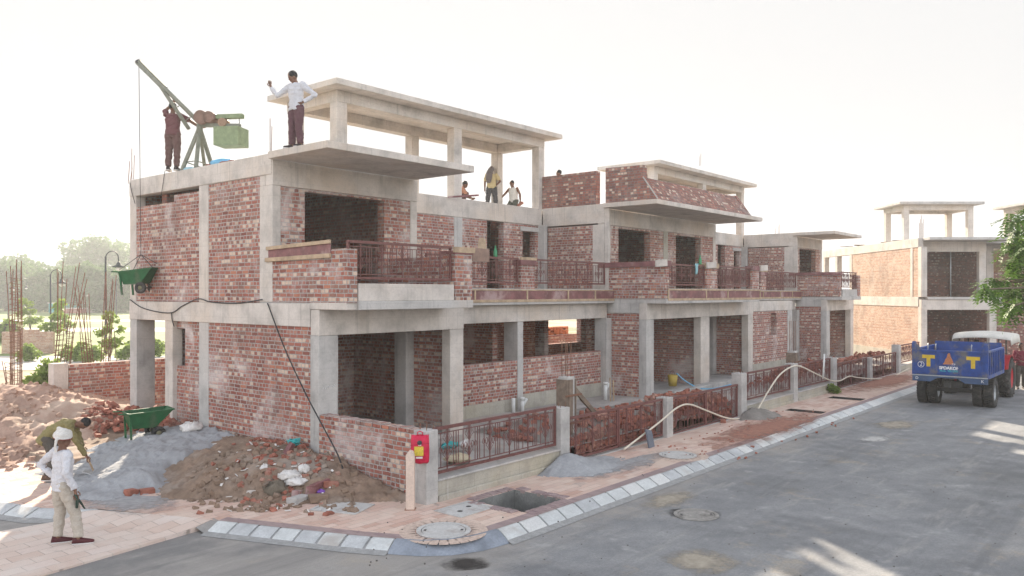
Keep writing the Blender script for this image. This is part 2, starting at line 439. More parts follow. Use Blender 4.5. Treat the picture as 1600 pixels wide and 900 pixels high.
def side_wall_a(par):
    S = 9.4
    conbox(par, 'column', S, S + .23, 16.54, 16.94, 0, 2.95, CONG)
    conbox(par, 'column', S, S + .25, 18.12, 18.48, 0, 2.95, CONW)
    conbox(par, 'column', S, S + .47, 19.9, 20.25, 0, 2.95, CONG)
    wall_part(par, 't', 19.99, 20.22, [S + 1.1, S + 2.6], [0, 2.93])  # unseen stretch of back wall, added to narrow the sunbeam through the porch
    conbox(par, 'beam', S - .012, S + .26, 12.85, 20.26, 2.95, 3.40, CONW)
    conbox(par, 'beam', S + .26, S + 4, 19.98, 20.26, 2.93, 3.12, CONG)
    wall_part(par, 's', S + .015, S + .225, [12.85, 16.54], [-.2, 2.95])
    wall_part(par, 's', S + .11, S + .24, [16.94, 17.74, 18.12], [-.2, 1.91, 2.78, 2.95], [(1, 1)])
    wall_part(par, 't', 18.2, 18.43, [S + .25, S + 4], [-.2, 2.95])
    MB().box(S + .006, S + .02, 12.87, 16.52, -.2, .38).build('plinth_plaster', CONY, par)
    # upper storey side
    conbox(par, 'column', S, S + .23, 16.54, 16.94, 3.40, 6.0, CONW)
    conbox(par, 'column', S, S + .25, 19.93, 20.25, 3.40, 6.0, CONW)
    conbox(par, 'beam', S - .012, S + .26, 14.12, 20.26, 6.0, 6.42, CONW)
    wall_part(par, 's', S + .015, S + .225, [14.55, 16.54], [3.40, 6.0])
    wall_part(par, 's', S + .015, S + .225, [16.94, 18.07, 19.93], [3.40, 5.72, 5.88, 6.0], [(0, 2), (1, 2), (1, 1)])
    # balcony side parapet with formwork boards
    wall_part(par, 's', S + .006, S + .235, [11.74, 14.10], [3.42, 4.42])
    conbox(par, 'beam', S - .008, S + .25, 11.76, 12.85, 3.288, 3.42, CONW)
    conbox(par, 'column', S + .004, S + .2, 14.36, 14.55, 5.781, 6.0, CONW)
    w = MB(); w.bar((S - .03, 14.25, 4.50), (S - .03, 12.2, 4.56), .05, .07); w.bar((S - .025, 14.3, 4.27), (S - .025, 12.2, 4.30), .05, .08)
    w.build('formwork_batten', WOOD, par, .004)
    MB().box(S - .015, S + .004, 12.22, 14.22, 4.305, 4.52).build('formwork_board', PLY, par)

def recess(par, s0, s1, door=True):
    """set-back bay between two projecting blocks"""
    m = (s0 + s1) / 2 - .22
    T = 14.02
    conbox(par, 'beam', s0 + .002, s1 - .002, T - .02, T + .24, 2.82, 3.285, CONW)
    conbox(par, 'column', m - .14, m + .1, T, T + .5, 0, 2.82, CONG)
    conbox(par, 'column', s1 - .3, s1 - .004, T - .2, T + .25, 0, 2.82, CONG)
    wall_part(par, 't', T + .02, T + .24, [s0, m - .14], [0, 1.76], m=BRICK)
    wall_part(par, 't', T + .02, T + .24, [m + .1, s1 - .3], [0, 1.80], m=BRICK)
    MB().box(s0 + .01, m - .145, T + .004, T + .018, 0, .72).build('plinth_plaster', CONY, par)
    MB().box(m + .105, s1 - .305, T + .004, T + .018, 0, .80).build('plinth_plaster', CONY, par)
    conbox(par, 'floor_slab', s0, s1, T + .24, 20.2, 3.12, 3.42, CONG)
    conbox(par, 'ground_slab', s0, s1, T + .02, 20.2, -.2, FL, CONG)
    wall_part(par, 't', 20.02, 20.25, [s0, s0 + 1.2, s0 + 2.6, s1], [FL, 1.6, 3.12], [(1, 1)])
    wall_part(par, 's', m + .5, m + .72, [15.5, 20.0], [FL, 3.12])
    wall_part(par, 's', s0 + .02, s0 + .24, [14.6, 20.0], [FL, 3.12])
    # balcony
    conbox(par, 'balcony_slab', s0 + .01, s1 - .005, 13.72, 16.6, 3.29, 3.40, CONG)
    f = MB(); f.box(s0 + .02, s1 - .02, 13.70, 13.735, 3.36, 3.43); f.box(s0 + .02, s1 - .02, 13.70, 13.735, 3.665, 3.70)
    for q in (.02, 1.6, 3.7, 5.6, 7.0): 
        if s0 + q + .06 < s1: f.box(s0 + q, s0 + q + .06, 13.702, 13.733, 3.43, 3.665)
    f.build('formwork_batten', WOOD, par, .004)
    MB().box(s0 + .03, s1 - .03, 13.725, 13.76, 3.40, 3.69).build('formwork_board', PLY, par)
    conbox(par, 'balcony_curb', s0 + .03, s1 - .02, 13.76, 14.0, 3.40, 3.72, CONG)
    p0 = m - .3
    wall_part(par, 't', 13.78, 14.02, [p0, p0 + .6], [3.72, 4.36])
    MB().box(p0 - .03, p0 + .63, 13.74, 14.06, 4.36, 4.50).build('pier_cap', PLY, par, .004)
    MB().box(p0 - .02, p0 + .64, 13.73, 13.80, 4.50, 4.575).build('cap_board', WOOD, par, .004)
    rail_part(par, s0 + .05, p0 - .03, 13.86, 3.86, 4.55)
    rail_part(par, p0 + .63, s1 - .35, 13.86, 3.86, 4.55)
    # upper recess wall
    TW = 16.6
    conbox(par, 'beam', s0 - .002, s1 + .002, TW - .01, TW + .25, 5.86, 6.42, CONW)
    conbox(par, 'column', m + .05, m + .4, TW, TW + .3, 3.40, 5.86, CONG)
    conbox(par, 'column', s1 - .18, s1 - .004, TW - .25, TW + .25, 3.40, 5.86, CONG)
    wall_part(par, 't', TW + .015, TW + .24, [s0, m + .05], [3.40, 5.86], m=BRICK)
    wall_part(par, 't', TW + .018, TW + .242, [m + .4, s1 - 2.75, s1 - 1.95, s1 - 1.0, s1 - .35, s1 - .18], [3.40, 5.62, 5.86], [(1, 0), (1, 1), (3, 0)])
    conbox(par, 'lintel', s1 - 1.15, s1 - .182, TW - .03, TW + .012, 5.63, 5.78, CONG)
    conbox(par, 'roof_slab', s0, s1, TW + .25, 20.25, 6.27, 6.42, CONG)
    wall_part(par, 't', 20.02, 20.25, [s0, s1], [3.42, 6.27])
    # open roof pavilion
    c0, c1, cm = s0 - .42, s1 - .15, m + .05
    z1 = 8.5
    for cs in (c0, cm, c1):
        wd = .33 if cs != c1 else .3
        conbox(par, 'pavilion_column', cs, cs + wd, TW + .003, TW + .30, 6.42, z1)
        conbox(par, 'pavilion_column', cs + .02, cs + wd, 18.45, 18.75, 6.42, z1)
    conbox(par, 'pavilion_beam', c0 - .004, c1 + .304, TW - .004, TW + .29, z1, 8.79)
    conbox(par, 'pavilion_beam', c0 - .004, c1 + .304, 18.43, 18.76, z1, 8.79)
    conbox(par, 'pavilion_beam', c0 - .002, c0 + .30, TW + .29, 18.43, z1, 8.79)
    conbox(par, 'pavilion_beam', c1 + .0, c1 + .302, TW + .29, 18.43, z1, 8.79)
    conbox(par, 'pavilion_roof', c0 - .4, c1 + .65, TW - .5, 19.1, 8.79, 8.94)

def end_balcony_a(par):
    S = 9.4; T = 11.72
    conbox(par, 'balcony_slab', S + .25, 12.76, T - .02, 14.1, 3.285, 3.45, CONG)
    conbox(par, 'balcony_curb', S + .26, 12.2, T + .01, T + .2, 3.45, 3.78, CONW)
    wall_part(par, 't', T, T + .35, [12.22, 12.74], [3.45, 4.42])
    MB().box(12.19, 12.78, T - .02, T + .4, 4.42, 4.50).build('pier_cap', PLY, par, .004)
    MB().box(12.18, 12.80, T - .04, T + .03, 4.45, 4.57).build('cap_board', WOOD, par, .004)
    wall_part(par, 's', 12.52, 12.74, [T + .35, 14.1], [3.45, 4.4])
    rail_part(par, S + .06, 12.19, T + .1, 3.86, 4.58)

def balcony_b(par, s0, s1):
    """brick balcony of a two-half block"""
    T = 11.93
    conbox(par, 'balcony_slab', s0 + .01, s1 - 1.0, T - .03, 14.1, 3.285, 3.42, CONG)
    wall_part(par, 's', s0, s0 + .23, [T, 14.08], [3.42, 4.40], m=BRICK)
    MB().box(s0 - .04, s0 + .27, T + .55, 14.3, 4.40, 4.56).build('formwork_board', PLY, par, .004)
    conbox(par, 'pier_cap', s0 - .05, s0 + .3, T - .05, T + .55, 4.40, 4.58, PLY)
    MB().box(s0 + .15, s1 - .9, T - .02, T + .012, 3.42, 3.70).build('formwork_board', PLY, par)
    f = MB(); f.box(s0 + .1, s1 - .9, T - .045, T - .02, 3.37, 3.44); f.box(s0 + .1, s1 - .9, T - .045, T - .02, 3.68, 3.73)
    for q in (.1, 2.6, 4.2, 6.9): f.box(s0 + q, s0 + q + .07, T - .043, T - .021, 3.44, 3.68)
    f.build('formwork_batten', WOOD, par, .004)
    conbox(par, 'balcony_curb', s0 + .23, s1 - .9, T + .012, T + .2, 3.42, 3.74, CONG)
    for a, b in ((2.75, 3.5), (6.35, 6.95)):
        wall_part(par, 't', T + .013, T + .24, [s0 + a, s0 + b], [3.74, 4.42])
        MB().box(s0 + a - .03, s0 + b + .05, T - .04, T + .27, 4.42, 4.58).build('pier_cap', PLY if a > 5 else WOOD, par, .004)
    rail_part(par, s0 + .24, s0 + 2.74, T + .1, 3.84, 4.50)
    rail_part(par, s0 + 3.52, s0 + 6.33, T + .1, 3.84, 4.52)

def mansard_b(par, s0):
    # side parapets and leaning brick front on the canopy
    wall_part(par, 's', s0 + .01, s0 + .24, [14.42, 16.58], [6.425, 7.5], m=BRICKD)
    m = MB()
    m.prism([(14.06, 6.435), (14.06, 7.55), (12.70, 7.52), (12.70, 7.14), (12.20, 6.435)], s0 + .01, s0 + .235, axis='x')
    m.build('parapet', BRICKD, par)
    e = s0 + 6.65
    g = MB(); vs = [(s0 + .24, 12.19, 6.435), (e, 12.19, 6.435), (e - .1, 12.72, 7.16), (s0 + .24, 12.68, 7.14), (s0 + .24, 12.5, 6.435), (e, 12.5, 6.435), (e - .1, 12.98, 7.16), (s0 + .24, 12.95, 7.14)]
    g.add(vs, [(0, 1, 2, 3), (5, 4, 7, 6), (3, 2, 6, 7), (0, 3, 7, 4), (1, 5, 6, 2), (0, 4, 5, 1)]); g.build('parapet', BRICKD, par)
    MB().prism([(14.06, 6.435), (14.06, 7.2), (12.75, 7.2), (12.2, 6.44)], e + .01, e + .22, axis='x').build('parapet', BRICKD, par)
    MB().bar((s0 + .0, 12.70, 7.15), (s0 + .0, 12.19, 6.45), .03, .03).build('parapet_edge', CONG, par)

houseA = thing('brick_house', 'nearest unfinished brick house, with the crane and open concrete pavilion on its roof', 'house', (9.4, 12.6, 0), group='terrace of unfinished brick houses')
block(houseA, 9.4, 13.39, 1, True); side_wall_a(houseA); recess(houseA, 13.39, 21.5); end_balcony_a(houseA)
houseB = thing('brick_house', 'middle unfinished brick house with leaning dark brick parapet above its wide canopy', 'house', (21.5, 12.6, 0), group='terrace of unfinished brick houses')
block(houseB, 21.5, 29.4, 2, False); recess(houseB, 29.4, 37.6); balcony_b(houseB, 21.5, 29.4); mansard_b(houseB, 21.5)
# side of the garage and of the upper floor facing the camera
def side_b(par, s):
    wall_part(par, 's', s + .015, s + .24, [12.85, 14.6], [0, 2.98])
    conbox(par, 'beam', s - .01, s + .26, 12.84, 13.99, 2.98, 3.286, CONG)
    wall_part(par, 's', s + .015, s + .24, [14.55, 16.34], [3.42, 5.78])
    conbox(par, 'beam', s - .012, s + .26, 14.09, 16.55, 5.82, 6.43, CONW)
    conbox(par, 'column', s - .004, s + .1, 13.93, 14.09, 3.42, 6.29, CONW)
side_b(houseB, 21.5)
# the walled half of the second recess at street level
wall_part(houseB, 't', 12.60, 12.82, [29.41, 31.0, 31.75, 32.9], [0, 1.92, 2.80, 2.9], [(1, 1)])
conbox(houseB, 'column', 32.9, 33.4, 12.58, 12.9, 0, 2.9, CONG)
conbox(houseB, 'beam', 29.41, 33.4, 12.57, 12.85, 2.9, 3.285, CONW)
wall_part(houseB, 't', 14.3, 14.5, [33.4, 37.5], [1.8, 2.81])  # wall added to close a bright gap through the house
MB().box(29.42, 32.88, 12.585, 12.598, 0, .9).build('plinth_plaster', CONY, houseB)
houseC = thing('brick_house', 'farthest house of the terrace, small grey canopy and brick balcony at its far end', 'house', (37.6, 12.6, 0), group='terrace of unfinished brick houses')
block(houseC, 37.6, 41.5, 1, False); side_b(houseC, 37.6)
wall_part(houseC, 's', 37.6, 37.83, [12.0, 14.08], [3.42, 4.42]); MB().box(37.55, 37.88, 11.95, 14.3, 4.42, 4.56).build('formwork_board', PLY, houseC, .004)
conbox(houseC, 'balcony_slab', 37.6, 40.4, 11.9, 14.1, 3.285, 3.45, CONG); conbox(houseC, 'balcony_curb', 37.9, 40.2, 11.95, 12.1, 3.45, 3.78, CONG)
wall_part(houseC, 't', 11.93, 12.2, [40.0, 40.4], [3.45, 4.45]); rail_part(houseC, 37.85, 39.98, 12.0, 3.86, 4.58)
# ------------------------------------------------------------------ ground, road, pavement
def groundmat():
    t = NT('field_ground')
    n1 = t.noise(.05, 5, .6); n2 = t.noise(.6, 5, .65)
    soil = t.ramp(n2, [(.3, (.22, .16, .115)), (.7, (.40, .31, .24))])
    gr = t.ramp(t.noise(1.3, 5, .7), [(.3, (.055, .085, .025)), (.7, (.16, .19, .06))])
    c = t.mix(t.smooth(n1, .42, .58), soil, gr)
    t.bump(t.noise(4, 6, .7), .5, .05)
    return t.done(c, .95)
def asphaltmat():
    t = NT('asphalt')
    c = t.ramp(t.noise(1.1, 8, .72), [(.3, (.17, .175, .183)), (.5, (.24, .244, .25)), (.7, (.33, .33, .33))])
    c = t.mix(t.math('MULTIPLY', t.smooth(t.noise(.8, 8, .72), .55, .70), .75), c, (.40, .34, .26))
    c = t.mix(t.math('MULTIPLY', t.smooth(t.noise(1.5, 8, .74), .55, .68), .75), c, (.44, .435, .43))
    c = t.mix(t.math('MULTIPLY', t.smooth(t.noise(2.1, 7, .7), .60, .74), .7), c, (.11, .11, .113))
    c = t.mix(t.math('MULTIPLY', t.smooth(t.noise(24, 4, .75), .40, .64), .42), c, (.15, .152, .157))
    c = t.mix(t.math('MULTIPLY', t.smooth(t.noise(37, 3, .7), .58, .68), .4), c, (.42, .41, .40))
    sy = t.n('SeparateXYZ'); t.l(t.tc.outputs['Object'], sy.inputs[0])
    dr = t.smooth(t.math('ADD', sy.outputs[1], t.math('MULTIPLY', t.math('SUBTRACT', t.noise(.9, 7, .75), .5), 3.4)), 6.5, 7.7)
    c = t.mix(t.math('MULTIPLY', dr, .55), c, (.36, .325, .285))
    c = t.mix(t.math('MULTIPLY', t.smooth(t.noise(.28, 7, .68), .48, .64), .6), c, (.125, .128, .134))
    tk = t.smooth(t.noise(1.0, 5, .65, vec=t.mapping((.10, 1.5, 1))), .50, .68)
    c = t.mix(t.math('MULTIPLY', tk, .38), c, (.12, .12, .122))
    tk2 = t.smooth(t.noise(1.7, 6, .7, vec=t.mapping((.22, 1.1, 1))), .54, .70)
    c = t.mix(t.math('MULTIPLY', tk2, .4), c, (.42, .40, .37))
    c = t.mix(t.math('MULTIPLY', t.smooth(t.noise(130, 2, .6), .55, .75), .5), c, (.36, .35, .345))
    c = t.mix(t.math('MULTIPLY', t.smooth(t.noise(90, 2, .6), .60, .72), .4), c, (.04, .04, .04))
    t.bump(t.math('ADD', t.noise(120, 3, .7), t.noise(9, 5, .7)), .6, .008)
    return t.done(c, .86)
def pavermat(name, cols, joint=(.27, .22, .19), bw=.21, bh=.105, dust=(.60, .49, .41), run=True):
    t = NT(name)
    sp = t.n('SeparateXYZ'); t.l(t.tc.outputs['Object'], sp.inputs[0])
    u, v = (sp.outputs[0], sp.outputs[1]) if run else (sp.outputs[1], sp.outputs[0])
    u = t.math('ADD', u, t.math('MULTIPLY', t.math('SUBTRACT', t.noise(6, 2), .5), .014))
    v = t.math('ADD', v, t.math('MULTIPLY', t.math('SUBTRACT', t.noise(4, 2), .5), .018))
    rf = t.math('DIVIDE', v, bh); row = t.math('FLOOR', rf)
    cf = t.math('ADD', t.math('DIVIDE', u, bw), t.math('MULTIPLY', row, .5)); col = t.math('FLOOR', cf)
    fx = t.math('FRACT', cf); fy = t.math('FRACT', rf)
    d = t.math('MINIMUM', t.math('MULTIPLY', t.math('MINIMUM', fx, t.math('SUBTRACT', 1., fx)), bw), t.math('MULTIPLY', t.math('MINIMUM', fy, t.math('SUBTRACT', 1., fy)), bh))
    m = t.smooth(t.math('ADD', d, t.math('MULTIPLY', t.math('SUBTRACT', t.noise(40, 2), .5), .006)), .001, .006)
    cv = t.n('CombineXYZ'); t.l(col, cv.inputs[0]); t.l(row, cv.inputs[1])
    wn = t.n('TexWhiteNoise', noise_dimensions='3D'); t.l(cv.outputs[0], wn.inputs['Vector'])
    c = t.ramp(wn.outputs['Value'], [(i / len(cols), x) for i, x in enumerate(cols)], 'CONSTANT')
    c = t.mix(t.math('MULTIPLY', t.noise(30, 4, .7), .4), c, (.33, .25, .21))
    c = t.mix(m, joint, c)
    c = t.mix(t.math('MULTIPLY', t.smooth(t.noise(.8, 6, .7), .42, .68), .7), c, dust)
    c = t.mix(t.math('MULTIPLY', t.smooth(t.noise(1.7, 6, .7, dist=.6), .60, .72), .6), c, (.24, .22, .215))
    t.bump(t.math('ADD', m, t.math('ADD', t.math('MULTIPLY', wn.outputs['Value'], .4), t.math('MULTIPLY', t.noise(50, 3), .3))), .6, .006)
    MATS[name] = t.done(c, .9); return MATS[name]
PCOL = [(.60, .41, .335), (.65, .47, .39), (.54, .345, .275), (.62, .44, .37), (.69, .53, .45)]
PAVER = pavermat('clay_pavers', PCOL, bw=.30, bh=.15)
PAVEX = pavermat('crossing_pavers', [(.64, .52, .45), (.68, .57, .50), (.60, .47, .40), (.66, .55, .49)], bw=.40, bh=.26, dust=(.62, .56, .51))
PAVEP = pavermat('purple_pavers', [(.29, .215, .22), (.33, .25, .25), (.26, .19, .2)], bw=.105, bh=.2, dust=(.3, .24, .235))
KERB = plain('kerb_concrete', (.53, .545, .54), .85, .16, 3, .3, dirt=(.38, .355, .33), bscale=40)
KERB2 = plain('kerb_concrete_light', (.58, .58, .565), .85, .12, 4, .3, bscale=40)
KERB3 = plain('kerb_concrete_dull', (.44, .45, .455), .85, .2, 4, .3, bscale=40)
KERBJ = plain('kerb_joint', (.30, .30, .295), .9, .2, 10)
KERBD = plain('kerb_mortar_blue', (.235, .26, .30), .8, .3, 3, .3, bscale=30)
ASPH = asphaltmat()

def sheet(name, ss, ts, z, m, hole=()):
    b = MB()
    for i in range(len(ss) - 1):
        for j in range(len(ts) - 1):
            if (i, j) in hole: continue
            b.add([(ss[i], ts[j], z), (ss[i + 1], ts[j], z), (ss[i + 1], ts[j + 1], z), (ss[i], ts[j + 1], z)], [(0, 1, 2, 3)])
    return b.build(name, m)
PIT = (9.98, 11.03, 8.05, 9.12)
struct(sheet('ground', [-1500, PIT[0], PIT[1], 3000], [-2500, PIT[2], PIT[3], 3000], -.03, groundmat(), [(1, 1)]))
# kerb line: inner edge of the pavement, from far down the street, round the corner, up the side road
inner = [(60, 7.78), (9.6, 7.78), (9.0, 7.80), (8.55, 7.86), (8.2, 8.0), (7.93, 8.25), (7.75, 8.58), (7.48, 9.12), (6.62, 11.35)]
outer = [(60, 7.46), (9.4, 7.46), (8.9, 7.47), (8.4, 7.54), (7.98, 7.74), (7.68, 8.05), (7.47, 8.45), (7.2, 9.0), (6.33, 11.25)]
far_in = [(5.75, 13.45), (5.22, 14.1), (4.9, 15.2), (1.5, 24.0)]
def road_sheet():
    b = MB()
    b.add([(-60, -40, -.0), (90, -40, 0), (90, 7.6, 0), (9.4, 7.6, 0), (8.0, 7.9, 0), (7.4, 8.8, 0), (6.45, 11.5, 0), (5.0, 14.6, 0), (1.0, 25, 0), (-40, 40, 0)], [tuple(range(10))])
    return b.build('road', ASPH)
struct(road_sheet())
def pavement():
    b = MB(); z = .12
    corner = inner[1:] + far_in + [(3.0, 26), (9.6, 26), (9.6, 7.78)]
    b.add([(x, y, z) for x, y in corner[:-1]], [tuple(range(len(corner) - 1))])
    holes = [PIT, (23.6, 24.1, 8.0, 9.25), (27.3, 27.9, 8.05, 9.25)]
    ss = [9.6, PIT[0], PIT[1], 23.6, 24.1, 27.3, 27.9, 60]; ts = [7.78, 8.02, 9.15, 9.6]
    ts = [7.78, 8.05, 9.12, 9.62]
    for i in range(7):
        for j in range(3):
            if i in (1, 3, 5) and j == 1: continue
            b.add([(ss[i], ts[j], z), (ss[i + 1], ts[j], z), (ss[i + 1], ts[j + 1], z), (ss[i], ts[j + 1], z)], [(0, 1, 2, 3)])
    return b.build('pavement', PAVER)
struct(pavement())
def band():
    b = MB(); w = .2; z = .1245
    pts = inner[:]
    for i in range(len(pts) - 1):
        def off(k):
            a = Vector(pts[max(k - 1, 0)]); c = Vector(pts[min(k + 1, len(pts) - 1)]); d = (c - a).normalized()
            n = Vector((-d.y, d.x)) * -1
            return Vector(pts[k]) + n * w
        p, q = pts[i], pts[i + 1]; pp, qq = off(i), off(i + 1)
        b.add([(p[0], p[1], z), (q[0], q[1], z), (qq.x, qq.y, z), (pp.x, pp.y, z)], [(0, 1, 2, 3)])
    return b.build('pavement_border', PAVEP)
struct(band())
def kerb_run(pin, pout, name, drop=(), stone=.5):
    """row of sloping kerb stones following two parallel polylines"""
    b = MB(); rnd = random.Random(3)
    def lerp(pl, d):
        for (a, c) in zip(pl[:-1], pl[1:]):
            L = math.dist(a, c)
            if d <= L + 1e-6: return (a[0] + (c[0] - a[0]) * d / L, a[1] + (c[1] - a[1]) * d / L)
            d -= L
        return pl[-1]
    Li = sum(math.dist(a, c) for a, c in zip(pin[:-1], pin[1:])); Lo = sum(math.dist(a, c) for a, c in zip(pout[:-1], pout[1:]))
    n = round(Li / stone)
    for i in range(n):
        g = .02
        a0, a1 = lerp(pin, Li * i / n + g), lerp(pin, Li * (i + 1) / n - g)
        o0, o1 = lerp(pout, Lo * i / n + g), lerp(pout, Lo * (i + 1) / n - g)
        j = rnd.uniform(-.004, .004)
        mid = lambda a, o, f: (a[0] + (o[0] - a[0]) * f, a[1] + (o[1] - a[1]) * f)
        prof = [(0., .126), (.16, .129), (.8, .052), (.95, .012), (1., -.02)]
        rings = [[(*mid(a0, o0, f), z + j) for f, z in prof] + [(*a0, -.03)], [(*mid(a1, o1, f), z + j) for f, z in prof] + [(*a1, -.03)]]
        b.loft(rings, rnd.choice((0, 0, 1, 2)), True, False)
    o = b.build(name, [KERB, KERB2, KERB3], bevel=.008)
    m = MB()                                                  # mortar bed and gutter strip under the stones
    for k in range(len(pin) - 1):
        f = lambda a, o, t: (a[0] + (o[0] - a[0]) * t, a[1] + (o[1] - a[1]) * t)
        q = [(*f(pin[k], pout[k], .02), .112), (*f(pin[k + 1], pout[k + 1], .02), .112), (*f(pin[k + 1], pout[k + 1], .8), .036), (*f(pin[k], pout[k], .8), .036)]
        m.add(q, [(0, 1, 2, 3)])
        q = [(*f(pin[k], pout[k], .8), .036), (*f(pin[k + 1], pout[k + 1], .8), .036), (*f(pin[k + 1], pout[k + 1], 1.32), .006), (*f(pin[k], pout[k], 1.32), .006)]
        m.add(q, [(0, 1, 2, 3)])
    return struct(o), struct(m.build('kerb_bed', KERBJ))
kerb_run(inner[:3], outer[:3], 'kerb', stone=.48)
kerb_run(inner[6:], outer[6:], 'kerb', stone=.36)
kerb_run(far_in, [(5.45, 13.35), (4.9, 14.0), (4.56, 15.1), (1.15, 23.9)], 'kerb', stone=.5)
def mortar_corner():
    b = MB(); pin, pout = inner[2:7], outer[2:7]
    for k in range(len(pin) - 1):
        for f0, f1, z0, z1 in ((0., .25, .127, .125), (.25, .8, .125, .05), (.8, 1.05, .05, .004)):
            f = lambda a, o, t: (a[0] + (o[0] - a[0]) * t, a[1] + (o[1] - a[1]) * t)
            b.add([(*f(pin[k], pout[k], f0), z0), (*f(pin[k + 1], pout[k + 1], f0), z0), (*f(pin[k + 1], pout[k + 1], f1), z1), (*f(pin[k], pout[k], f1), z1)], [(0, 1, 2, 3)], sm=True)
    return b.build('kerb_corner', KERBD)
struct(mortar_corner())
# paved crossing over the side road
def crossing():
    b = MB(); fa = P(0, 830, 'z', .022); na = P(60, 900, 'z', .022)
    far = [(5.62, 13.6), (5.2, 13.5), (fa.x, fa.y), (fa.x + (fa.x - 5.62) * 5, fa.y + (fa.y - 13.6) * 5)]; near = [(6.60, 11.5), (6.0, 11.5 + (na.y - 11.5) * .6 / (6.6 - na.x)), (na.x, na.y), (na.x + (na.x - 6.6) * 2.5, na.y + (na.y - 11.5) * 2.5)]; zs = [.1225, .045, .022, .015]
    for k in range(3):
        b.add([(*far[k], zs[k]), (*far[k + 1], zs[k + 1]), (*near[k + 1], zs[k + 1]), (*near[k], zs[k])], [(0, 1, 2, 3)])
        for e in (far, near):
            b.add([(*e[k], zs[k]), (*e[k + 1], zs[k + 1]), (*e[k + 1], -.02), (*e[k], -.02)], [(0, 1, 2, 3)])
    return b.build('paved_crossing', PAVEX)
struct(crossing())
rr_ = MB(); rr_.add([(6.64, 11.52, .126), (6.62, 11.32, .122), (6.32, 11.2, .01), (6.28, 10.9, .0012), (5.85, 10.85, .0012), (5.95, 11.30, .044), (6.3, 11.45, .07)], [(0, 1, 6), (1, 2, 6)]); struct(rr_.build('road_ramp', ASPH))
# plot ground behind the fence
SOIL = plain('dry_soil', (.38, .35, .325), .95, .3, 1.6, .6, bscale=9, dirt=(.42, .36, .31))
struct(sheet('yard_ground', [9.62, 42], [9.8, 26], .40, SOIL))
struct(sheet('side_ground', [-5, 9.45], [19.0, 45], .126, SOIL))
import numpy as np
SANDG = plain('grey_sand', (.33, .335, .345), .95, .14, 2.5, .5, bscale=60, dirt=(.26, .26, .265))
DIRT = plain('brown_dirt', (.235, .165, .12), .95, .35, 2.2, .8, bscale=14, dirt=(.30, .25, .21))
REDS = plain('red_earth', (.36, .235, .18), .95, .3, 1.5, .9, bscale=10, dirt=(.45, .34, .27))
GREYD = plain('grey_dirt', (.22, .2, .18), .95, .35, 2.5, .8, bscale=16)
LB = plain('loose_brick', (.30, .115, .08), .9, .45, 3.1, .4, bscale=40, dirt=(.38, .24, .19))
CLOTHW = plain('white_sack_cloth', (.66, .63, .60), .85, .12, 9, .3)
TEAL = plain('teal_plastic', (.05, .36, .36), .5, .3, 12)
BLUES = plain('blue_sheet', (.16, .42, .62), .5, .25, 5, .2)

class Field:
    """smooth height surface through control points"""
    def __init__(self, pts, amp=.04, sc=2.2, seed=0., lump=0.):
        self.p = np.array([(x, y) for x, y, z in pts]); z = np.array([q[2] for q in pts]); n = len(pts)
        A = np.zeros((n + 3, n + 3)); d = np.sqrt(((self.p[:, None] - self.p[None]) ** 2).sum(-1))
        A[:n, :n] = d; A[:n, n] = 1; A[:n, n + 1:] = self.p; A[n, :n] = 1; A[n + 1:, :n] = self.p.T
        self.w = np.linalg.lstsq(A, np.r_[z, 0, 0, 0], rcond=None)[0]; self.amp = amp; self.sc = sc; self.seed = seed; self.lump = lump
    def h(self, x, y):
        d = np.sqrt(((self.p - (x, y)) ** 2).sum(-1)); n = len(d)
        z = float(d @ self.w[:n] + self.w[n] + self.w[n + 1] * x + self.w[n + 2] * y)
        q = fbm(x, y, self.sc * 2.3, 3, self.seed + 4)
        return z + self.amp * (fbm(x, y, self.sc, 5, self.seed) + self.lump * (.22 - abs(q)))
def inside(x, y, poly):
    c = False; n = len(poly)
    for i in range(n):
        x0, y0 = poly[i]; x1, y1 = poly[(i + 1) % n]
        if (y0 > y) != (y1 > y) and x < (x1 - x0) * (y - y0) / (y1 - y0) + x0: c = not c
    return c
def heap(name, field, bounds, floor, mat, cell=.07, keep=lambda x, y: True, parent=None):
    """the part of a field that rises above the floor"""
    x0, x1, y0, y1 = bounds; nx = int((x1 - x0) / cell); ny = int((y1 - y0) / cell)
    H = [[field.h(x0 + i * cell, y0 + j * cell) for j in range(ny + 1)] for i in range(nx + 1)]
    b = MB(); idx = {}
    def vid(i, j):
        if (i, j) not in idx:
            idx[(i, j)] = len(b.v); z = H[i][j]
            b.v.append((x0 + i * cell, y0 + j * cell, max(z, floor - .03) if 0 < i < nx and 0 < j < ny else floor - .06))
        return idx[(i, j)]
    for i in range(nx):
        for j in range(ny):
            if max(H[i][j], H[i + 1][j], H[i][j + 1], H[i + 1][j + 1]) < floor: continue
            if not keep(x0 + (i + .5) * cell, y0 + (j + .5) * cell): continue
            b.f.append([vid(i, j), vid(i + 1, j), vid(i + 1, j + 1), vid(i, j + 1)]); b.mi.append(0); b.sm.append(True)
    return b.build(name, mat, parent, fix=False)
def px(l): return [tuple(P(u, v, 'z', z)) for u, v, z in l]

